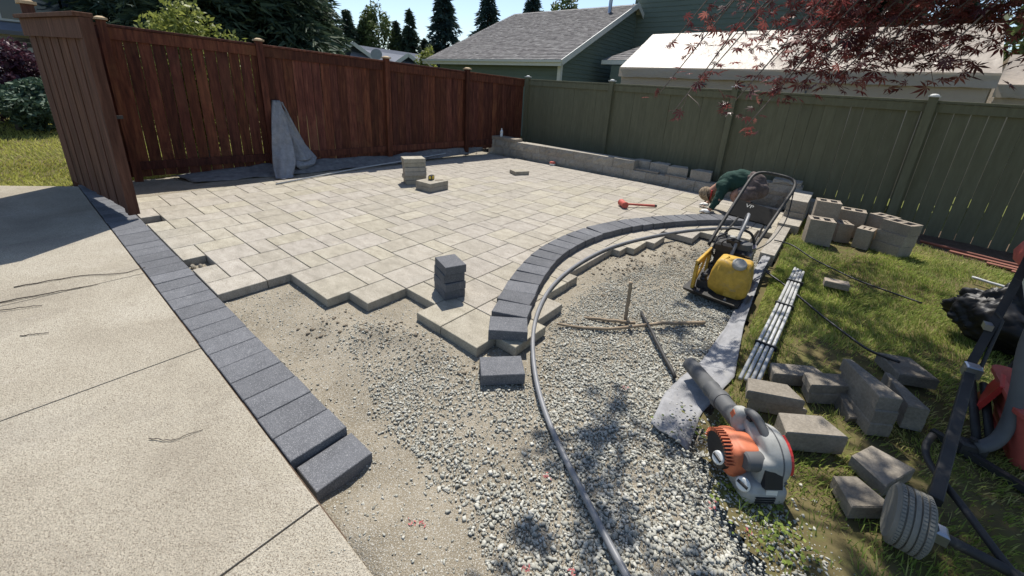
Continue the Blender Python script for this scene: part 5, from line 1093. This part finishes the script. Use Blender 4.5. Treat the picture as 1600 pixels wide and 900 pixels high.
# ================================================================== TENT
def tent(name, x0, x1, y0, yr, ze, zr, label, seed):
    root = empty(name, (x0, y0, 0), label, 'tent'); n, m = 90, 26; V = []
    def panel(nm, f, n, m, mt=TARP):
        V = [f(i/(n-1), j/(m-1)) for i in range(n) for j in range(m)]; F = [(i*m+j, (i+1)*m+j, (i+1)*m+j+1, i*m+j+1) for i in range(n-1) for j in range(m-1)]
        b = MB(); b.add(V, F); return b.build(nm, mt, root, True)
    W = lambda u, v, s: float(fbm(np.array([u*s*6+v*3.1*s]), np.array([v*s*1.6+seed]), 1, 3, 71)[0])
    L = x1-x0
    def roof(u, v):
        x = x0+L*u; y = y0+(yr-y0)*v; sag = -.05*math.sin(math.pi*v)*(abs(math.sin(math.pi*u*4))**.6)
        wr = .016*W(u, v, 1.4)+.005*W(u, v, 4)+.018*math.sin((u*9+v*2.5)*6)*max(0, 1-abs(u-.93)/.16)
        return (x+(.18*(v) if u < .5 else -.02*v)*0+(.17*v*(1-u)), y, ze+(zr-ze)*v+sag+wr*(.25+math.sin(math.pi*min(max(v, .04), .96))))
    panel('roof_sheet', roof, n, m)
    panel('rear_roof_sheet', lambda u, v: (x0+L*u+.17*(1-v)*(1-u), yr+(yr-y0)*v, zr+(ze-zr)*v), 30, 8)
    panel('valance', lambda u, v: (x0+L*u, y0-.012+.012*W(u, v, 3)-.01*v, ze-.20*v-.012*abs(math.sin(u*40))*v), n, 6)
    panel('side_wall', lambda u, v: (x0+.05+(L-.1)*u, y0+.05+.03*W(u, v, 3), ze-.10-(ze-.12)*v), n, 10)
    panel('end_wall', lambda u, v: (x1-.03, y0+.05+(2*(yr-y0)-.1)*u, (ze+(zr-ze)*(1-abs(2*u-1)))*(1-v)), 21, 6)
    panel('end_wall', lambda u, v: (x0+.05+.17*(1-abs(2*u-1)), y0+.05+(2*(yr-y0)-.1)*u, (ze+(zr-ze)*(1-abs(2*u-1)))*(1-v)), 21, 6)
    b = MB()
    for i in range(4):
        x = x0+.06+(L-.12)*i/3; b.tube([(x, y0+.09, 0), (x, y0+.09, ze-.03)], .022, 8)
    b.tube([(x0+.06, y0+.08, ze-.035), (x1-.06, y0+.08, ze-.035)], .02, 8); b.build('pole_frame', TRIM, root)
    for xx in (.32, .62, .44): 
        b = MB(); b.box((x0+L*xx, y0-.005, ze-.30), (.10, .012, .03)); b.box((x0+L*xx-.02, y0-.005, ze-.37), (.03, .012, .06)); b.build('buckle_patch', DGREY, root)
    return root
tent('canopy_tent', -2.13, 3.80, 6.85, 8.05, 2.04, 2.87, 'long beige canopy tent behind the olive fence', 3)
tent('canopy_tent', 4.02, 6.6, 8.3, 9.2, 1.96, 2.5, 'smaller beige canopy tent behind the right end of the long tent', 8)
# ================================================================== VEGETATION
def needles(P, D, ln, wd, r):
    """thin triangles from P along D"""
    n = len(P); s_ = np.cross(D, r.randn(n, 3)); s_ /= np.linalg.norm(s_, axis=1, keepdims=True)+1e-9
    V = np.stack([P-s_*wd[:, None], P+s_*wd[:, None], P+D*ln[:, None]], 1).reshape(-1, 3); return V
def conifer(x, y, z0, h, rd_, label, seed, m=CONIF, nb=260, droop=.35, group=None, dens=26, base=.05, pw=.85, wd=.035):
    r = np.random.RandomState(seed); root = empty('conifer_tree', (x, y, z0), label, 'tree', group)
    q = MB(); q.tube([(x, y, z0), (x, y, z0+h*.5), (x, y, z0+h*.98)], [h*.022+.04, h*.014+.02, .012], 8); q.build('trunk', BARK, root)
    t = base+(1-base)*r.rand(nb)**.9; R0 = rd_*(1-t)**pw*(.45+.85*r.rand(nb))+.05; az = r.rand(nb)*2*np.pi
    Ps = []; Ds = []; Ls = []; Ts = []
    for i in range(nb):
        k_ = int(dens*(.4+R0[i]/rd_)); u = r.rand(k_)**.7; dx, dy = math.cos(az[i]), math.sin(az[i])
        zz = z0+h*t[i]-R0[i]*droop*u**1.5+.10*R0[i]*np.sin(u*3)
        sp = (r.rand(k_)-.5)*R0[i]*.55*(1-.5*u)
        px = x+dx*R0[i]*u-dy*sp; py = y+dy*R0[i]*u+dx*sp
        D = np.stack([dx*.8-dy*np.sign(sp)*.6+.3*r.randn(k_), dy*.8+dx*np.sign(sp)*.6+.3*r.randn(k_), -.35+.35*r.randn(k_)], 1); D /= np.linalg.norm(D, axis=1, keepdims=True)
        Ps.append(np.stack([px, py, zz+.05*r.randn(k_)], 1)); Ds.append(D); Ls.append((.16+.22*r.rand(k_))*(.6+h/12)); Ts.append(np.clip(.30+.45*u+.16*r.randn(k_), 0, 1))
    P = np.concatenate(Ps); D = np.concatenate(Ds); Ln = np.concatenate(Ls); T = np.concatenate(Ts)
    V = needles(P, D, Ln, wd*(.6+h/12)*(.6+r.rand(len(P))), r)
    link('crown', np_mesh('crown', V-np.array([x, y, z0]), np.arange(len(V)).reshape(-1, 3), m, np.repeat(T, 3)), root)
    return root
def leafy(name, x, y, z0, h, rx, ry, label, seed, m, n=5000, ls=.10, group=None, cat='tree', trunk=True, clumps=26, low=.15, root_m=BARK):
    r = np.random.RandomState(seed); root = empty(name, (x, y, z0), label, cat, group)
    if trunk:
        q = MB(); q.tube([(x, y, z0), (x+.1*r.randn(), y, z0+h*.4), (x, y, z0+h*.75)], [.03+h*.018, .02+h*.012, .02], 8)
        for k_ in range(7):
            a_ = r.rand()*6.28; q.tube([(x, y, z0+h*(.25+.06*k_)), (x+rx*.5*math.cos(a_), y+ry*.5*math.sin(a_), z0+h*(.45+.06*k_))], [.012+h*.006, .008], 6)
        q.build('trunk' if cat == 'tree' else 'stems', root_m, root)
    c = r.randn(clumps, 3); c /= np.linalg.norm(c, axis=1, keepdims=True); c *= (.35+.6*r.rand(clumps, 1)**.5)
    cc = np.stack([x+c[:, 0]*rx, y+c[:, 1]*ry, z0+h*(low+(1-low)*(.5+.5*c[:, 2]*.95))], 1); cr = (.22+.20*r.rand(clumps))
    k_ = r.randint(0, clumps, n); g = r.randn(n, 3); g /= np.linalg.norm(g, axis=1, keepdims=True); g *= (.55+.5*r.rand(n, 1))
    P = cc[k_]+g*np.stack([cr[k_]*rx, cr[k_]*ry, cr[k_]*h*(1-low)*.6], 1)
    P[:, 2] = np.maximum(P[:, 2], z0+.01)
    A = r.randn(n, 3); A /= np.linalg.norm(A, axis=1, keepdims=True); B = np.cross(A, r.randn(n, 3)); B /= np.linalg.norm(B, axis=1, keepdims=True); s_ = ls*(.6+.8*r.rand(n, 1))
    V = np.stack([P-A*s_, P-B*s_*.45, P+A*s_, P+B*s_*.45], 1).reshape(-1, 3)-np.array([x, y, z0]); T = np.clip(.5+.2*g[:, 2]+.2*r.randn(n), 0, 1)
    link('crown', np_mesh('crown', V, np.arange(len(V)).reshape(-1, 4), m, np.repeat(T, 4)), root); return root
gz = -.3
for i, (x, y, h, r_, l_) in enumerate(((-14.2, 1.7, 7.0, 2.0, 'large dark conifer at the far left end of the tree row'), (-14.6, 2.7, 9.5, 2.5, 'large dark conifer behind the lime bush'), (-14.2, 4.4, 8.8, 2.4, 'large dark conifer right of the lime bush'), (-15.4, 6.2, 5.9, 2.1, 'drooping dark conifer stepping down to the right'))):
    conifer(x, y, gz, h, r_, l_, 100+i, CONIF, 430, .45, 'conifers behind the cedar fence', 44, .0, .55)
for i, (x, y, h, r_, l_) in enumerate(((-28.6, 13.6, 7.1, 2.6, 'dark conifer at the left end of the far tree row'), (-28.0, 15.1, 6.4, 2.5, 'dark conifer behind the slate blue house roof peak'), (-27.6, 16.2, 5.9, 2.3, 'dark conifer just left of the pale leafy tree'), (-26.4, 18.2, 6.0, 1.9, 'slim dark fir right of the pale leafy tree'), (-25.9, 19.1, 6.9, 1.9, 'tallest slim dark fir beside the pale leafy tree'), (-25.6, 20.2, 5.0, 2.0, 'low dark conifer at the foot of the tall blue fir'))):
    conifer(x, y, gz, h, r_, l_, 120+i, CONIF, 300, .3, 'conifers behind the slate blue house', 28, .0, 1.0, .055)
conifer(-20.6, 1.3, gz, 8.2, 2.3, 'dark conifer beside the grey house seen over the gate', 127, CONIF, 400, .5, None, 40, .0, .6)
conifer(-20.9, 3.6, gz, 9.5, 2.6, 'dark conifer second from the grey house behind the cedar fence', 128, CONIF, 420, .5, None, 40, .0, .6)
conifer(-24.0, 20.9, gz, 9.9, 3.0, 'tall blue fir standing alone against the sky', 131, FIRN, 400, .55, None, 34, .0, 1.15, .05)
conifer(-21.6, 23.3, gz, 9.6, 3.1, 'blue fir just left of the green house roof', 132, FIRN, 360, .5, None, 32, .0, 1.1, .05)
conifer(-19.0, 25.5, gz, 9.2, 3.2, 'blue fir behind the middle of the green house ridge', 133, FIRN, 340, .45, None, 32, .0, 1.0, .05)
leafy('leafy_tree', -26.9, 17.0, gz, 7.0, 1.35, 1.35, 'pale green leafy tree between the dark conifers', 141, DECID, 6500, .12)
leafy('leafy_tree', -16.5, 25.2, gz, 8.6, 2.0, 2.0, 'green leafy tree behind the green house ridge', 142, DECID, 5000, .16)
leafy('leafy_tree', -16.4, 13.2, gz, 3.35, .75, .75, 'small yellow green tree at the left end of the green house roof', 143, LIMEL, 4200, .09)
leafy('lime_bush', -6.0, -.25, gz, 2.5, .8, 1.0, 'lime green bush showing above the cedar fence', 144, LIMEL, 15000, .045, None, 'bush', clumps=60)
leafy('purple_shrub', -10.6, -2.15, .2, 1.5, .62, .58, 'purple leaved shrub on the front lawn', 145, PURPL, 6500, .05, None, 'shrub', low=.08)
leafy('juniper_shrub', -9.7, -2.25, .12, .92, .75, .95, 'low spreading green juniper in front of the purple shrub', 146, JUNIP, 9000, .05, None, 'shrub', low=.15)
leafy('leafy_tree', 6.3, 12.2, gz, 5.6, 2.2, 1.4, 'dark leafy tree behind the smaller tent', 147, DECID, 7000, .13)
leafy('leafy_tree', 2.6, 14.2, gz, 6.5, 2.0, 1.2, 'dark leafy tree between the house wing and the smaller tent', 148, CONIF, 6000, .14)
# ---- Japanese maple overhead
def leaf_cloud(C, s, r, T):
    """palmate leaves: seven narrow lobes each"""
    n = len(C); ang = np.radians([-115, -72, -36, 0, 36, 72, 115]); ln = np.array([.45, .72, .92, 1, .92, .72, .45]); tv = []; tf = []
    for a_, l_ in zip(ang, ln):
        d = np.array([math.cos(a_), math.sin(a_)]); p = np.array([-d[1], d[0]]); k_ = len(tv)
        tv += [(0, 0, 0), (*(d*l_*.45-p*.11*l_), .015), (*(d*l_), -.10), (*(d*l_*.45+p*.11*l_), .015)]; tf.append((k_, k_+1, k_+2, k_+3))
    tv = np.array(tv); tf = np.array(tf); X = r.randn(n, 3)*[1, 1, .35]; X[:, 2] -= .45; X /= np.linalg.norm(X, axis=1, keepdims=True); N = r.randn(n, 3)*.55+[0, 0, 1]; Y = np.cross(N, X); Y /= np.linalg.norm(Y, axis=1, keepdims=True); N = np.cross(X, Y)
    V = (tv[None, :, 0, None]*X[:, None]+tv[None, :, 1, None]*Y[:, None]+tv[None, :, 2, None]*N[:, None])*s[:, None, None]+C[:, None]
    F = (tf[None]+(np.arange(n)*len(tv))[:, None, None]).reshape(-1, 4); return V.reshape(-1, 3), F, np.repeat(T, len(tv))
mr = np.random.RandomState(91)
mp = empty('japanese_maple', (4.5, 1.0, -.03), 'dark red Japanese maple overhanging from the right', 'tree')
tq = MB(); tq.tube(smooth3([(4.5, 1.0, -.05), (4.42, 1.02, .7), (4.2, 1.1, 1.4), (3.9, 1.15, 2.0)], 16), [.10-.045*i/15 for i in range(16)], 12)
LC = []; LS = []
def view(p):
    v = Vector(p)-CAM; Z = -v.dot(bk); return (800+v.dot(rt)/Z*F_PX, CY-v.dot(up)/Z*F_PX) if Z > .05 else (9e9, 9e9)
def branch(P, r0, r1, nleaf, spread, size, twigs=6):
    P = smooth3(P, 24); tq.tube(P, [r0+(r1-r0)*i/23 for i in range(24)], 7)
    for k_ in range(twigs):
        i = mr.randint(8, 23); b0 = P[i]; e = b0+np.array([mr.randn()*.17, mr.randn()*.17, -.02-.16*mr.rand()]); mid = (b0+e)/2+mr.randn(3)*.025
        tq.tube([b0, mid, e], [r1*.8, r1*.6, r1*.35], 5)
        for j in range(int(nleaf*.06)): LC.append(e+mr.randn(3)*spread*.45); LS.append(size*(.6+.6*mr.rand()))
    for j in range(nleaf):
        i = min(23, int(13+11*mr.rand()**.8)); LC.append(P[i]+mr.randn(3)*spread); LS.append(size*(.6+.6*mr.rand()))
# branches that hang into the view: (end x, y, z)
root_pt = (3.9, 1.15, 2.0)
for (ex, ey, ez, nl, sp) in ((2.05, .95, 1.68, 60, .07), (1.86, 1.15, 1.62, 34, .05), (2.25, .75, 1.74, 90, .08), (2.45, 1.15, 1.83, 110, .09), (2.62, .60, 1.82, 90, .09), (2.15, 1.35, 1.78, 90, .08), (1.78, 1.45, 1.86, 50, .07), (2.85, 1.0, 1.98, 120, .10), (2.35, 1.55, 1.95, 120, .10), (3.0, .75, 1.95, 90, .10), (2.0, .8, 1.92, 70, .08), (2.7, 1.6, 2.02, 120, .11), (1.7, 1.9, 1.88, 40, .06), (2.95, .55, 1.86, 120, .10), (2.55, .9, 1.90, 130, .10), (2.2, 1.1, 1.86, 110, .09), (1.95, 1.0, 1.80, 70, .07), (3.15, .9, 2.02, 140, .11), (2.1, 1.7, 2.02, 110, .10), (1.6, 1.6, 1.97, 40, .06), (1.22, .80, 1.93, 26, .06), (1.21, .77, 1.60, 20, .045), (1.28, .90, 1.45, 16, .035), (1.50, .76, 1.70, 44, .06), (1.80, .92, 1.40, 26, .045), (1.74, .71, 1.57, 40, .055), (1.96, .74, 1.68, 50, .06), (2.12, .86, 1.80, 60, .07), (1.50, 1.05, 1.91, 50, .07), (1.79, 1.02, 1.95, 70, .08), (2.34, .77, 1.76, 60, .07), (2.51, .86, 1.80, 60, .07), (2.23, 1.26, 1.95, 90, .09), (2.64, .95, 1.92, 90, .09), (1.97, 1.35, 2.03, 90, .09), (1.36, .95, 2.0, 50, .08)):
    branch([root_pt, (max(ex+.55, 3.0)+.2*mr.randn(), ey+.45+.2*mr.randn(), 2.75), (ex+.42, ey+.30+.12*mr.randn(), max(2.5, ez+.62)), (ex+.16, ey+.10, ez+.24), (ex, ey, ez), (ex-.05, ey-.03, ez-.12)], .014, .0032, nl, sp, .066)
# canopy above the view; its shade falls on the lawn and the gravel edge
def canopy(sx, sy, n, spread, hlo, hhi, size=.085):
    h = hlo+(hhi-hlo)*mr.rand(); c = np.array([sx-.36*h, sy+.445*h, h]); cs = c+mr.randn(n, 3)*[spread, spread, spread*.4]
    for p in cs:
        vx, vy = view(p)
        if -20 < vx < 1620 and vy > (-30 if vx < 1180 else 25): p = p + np.array([-.36, .445, 1])*.9
        LC.append(p); LS.append(size*(.7+.6*mr.rand()))
    return c
tips = []
for k_ in range(150):
    sx, sy = 2.15+2.6*mr.rand(), -1.3+4.3*mr.rand(); d = fbm(np.array([sx]), np.array([sy]), 1.15, 3, 93)[0]
    if sy > 2.9-.3*(sx-2) or (sx < 2.35 and mr.rand() < .5): continue
    if d < .10 and not (sx > 2.85 and sy < .45): continue
    tips.append(canopy(sx, sy, 26, .12, 2.5, 3.3))
for k_ in range(100): tips.append(canopy(2.8+1.6*mr.rand(), -1.7+2.2*mr.rand(), 34, .16, 2.5, 3.2))
for sx, sy, n, sp in ((1.75, -1.05, 30, .07), (1.85, -1.2, 34, .08), (1.98, -1.30, 34, .08), (1.78, -.85, 24, .07), (2.12, -1.5, 36, .09), (1.68, -.66, 12, .04), (1.60, -1.15, 12, .035), (1.79, -1.52, 16, .04), (1.72, .22, 16, .05), (1.62, .65, 8, .035), (2.3, -1.35, 36, .1), (2.05, -.75, 18, .06), (2.02, .1, 16, .06), (2.06, -.35, 14, .06), (2.05, .75, 16, .06), (1.9, -1.75, 24, .08)): tips.append(canopy(sx, sy, n, sp, 2.3, 2.8, .075))
for i, c in enumerate(tips):
    if i % 3 == 0: tq.tube(smooth3([root_pt, ((c[0]+3.9)/2, (c[1]+1.15)/2, max(2.45, c[2]+.05)), tuple(c)], 10), [.016-.0012*j for j in range(10)], 5)
LC = np.array(LC); LS = np.array(LS); T = np.clip(.45+.25*mr.randn(len(LC)), 0, 1)
V, F, A_t = leaf_cloud(LC, LS, mr, T)
tq.build('trunk', MAPLEB, mp, True)
link('crown', np_mesh('crown', V-np.array(mp.location), F, MAPLE, A_t), mp)
print('maple leaves', len(LC))
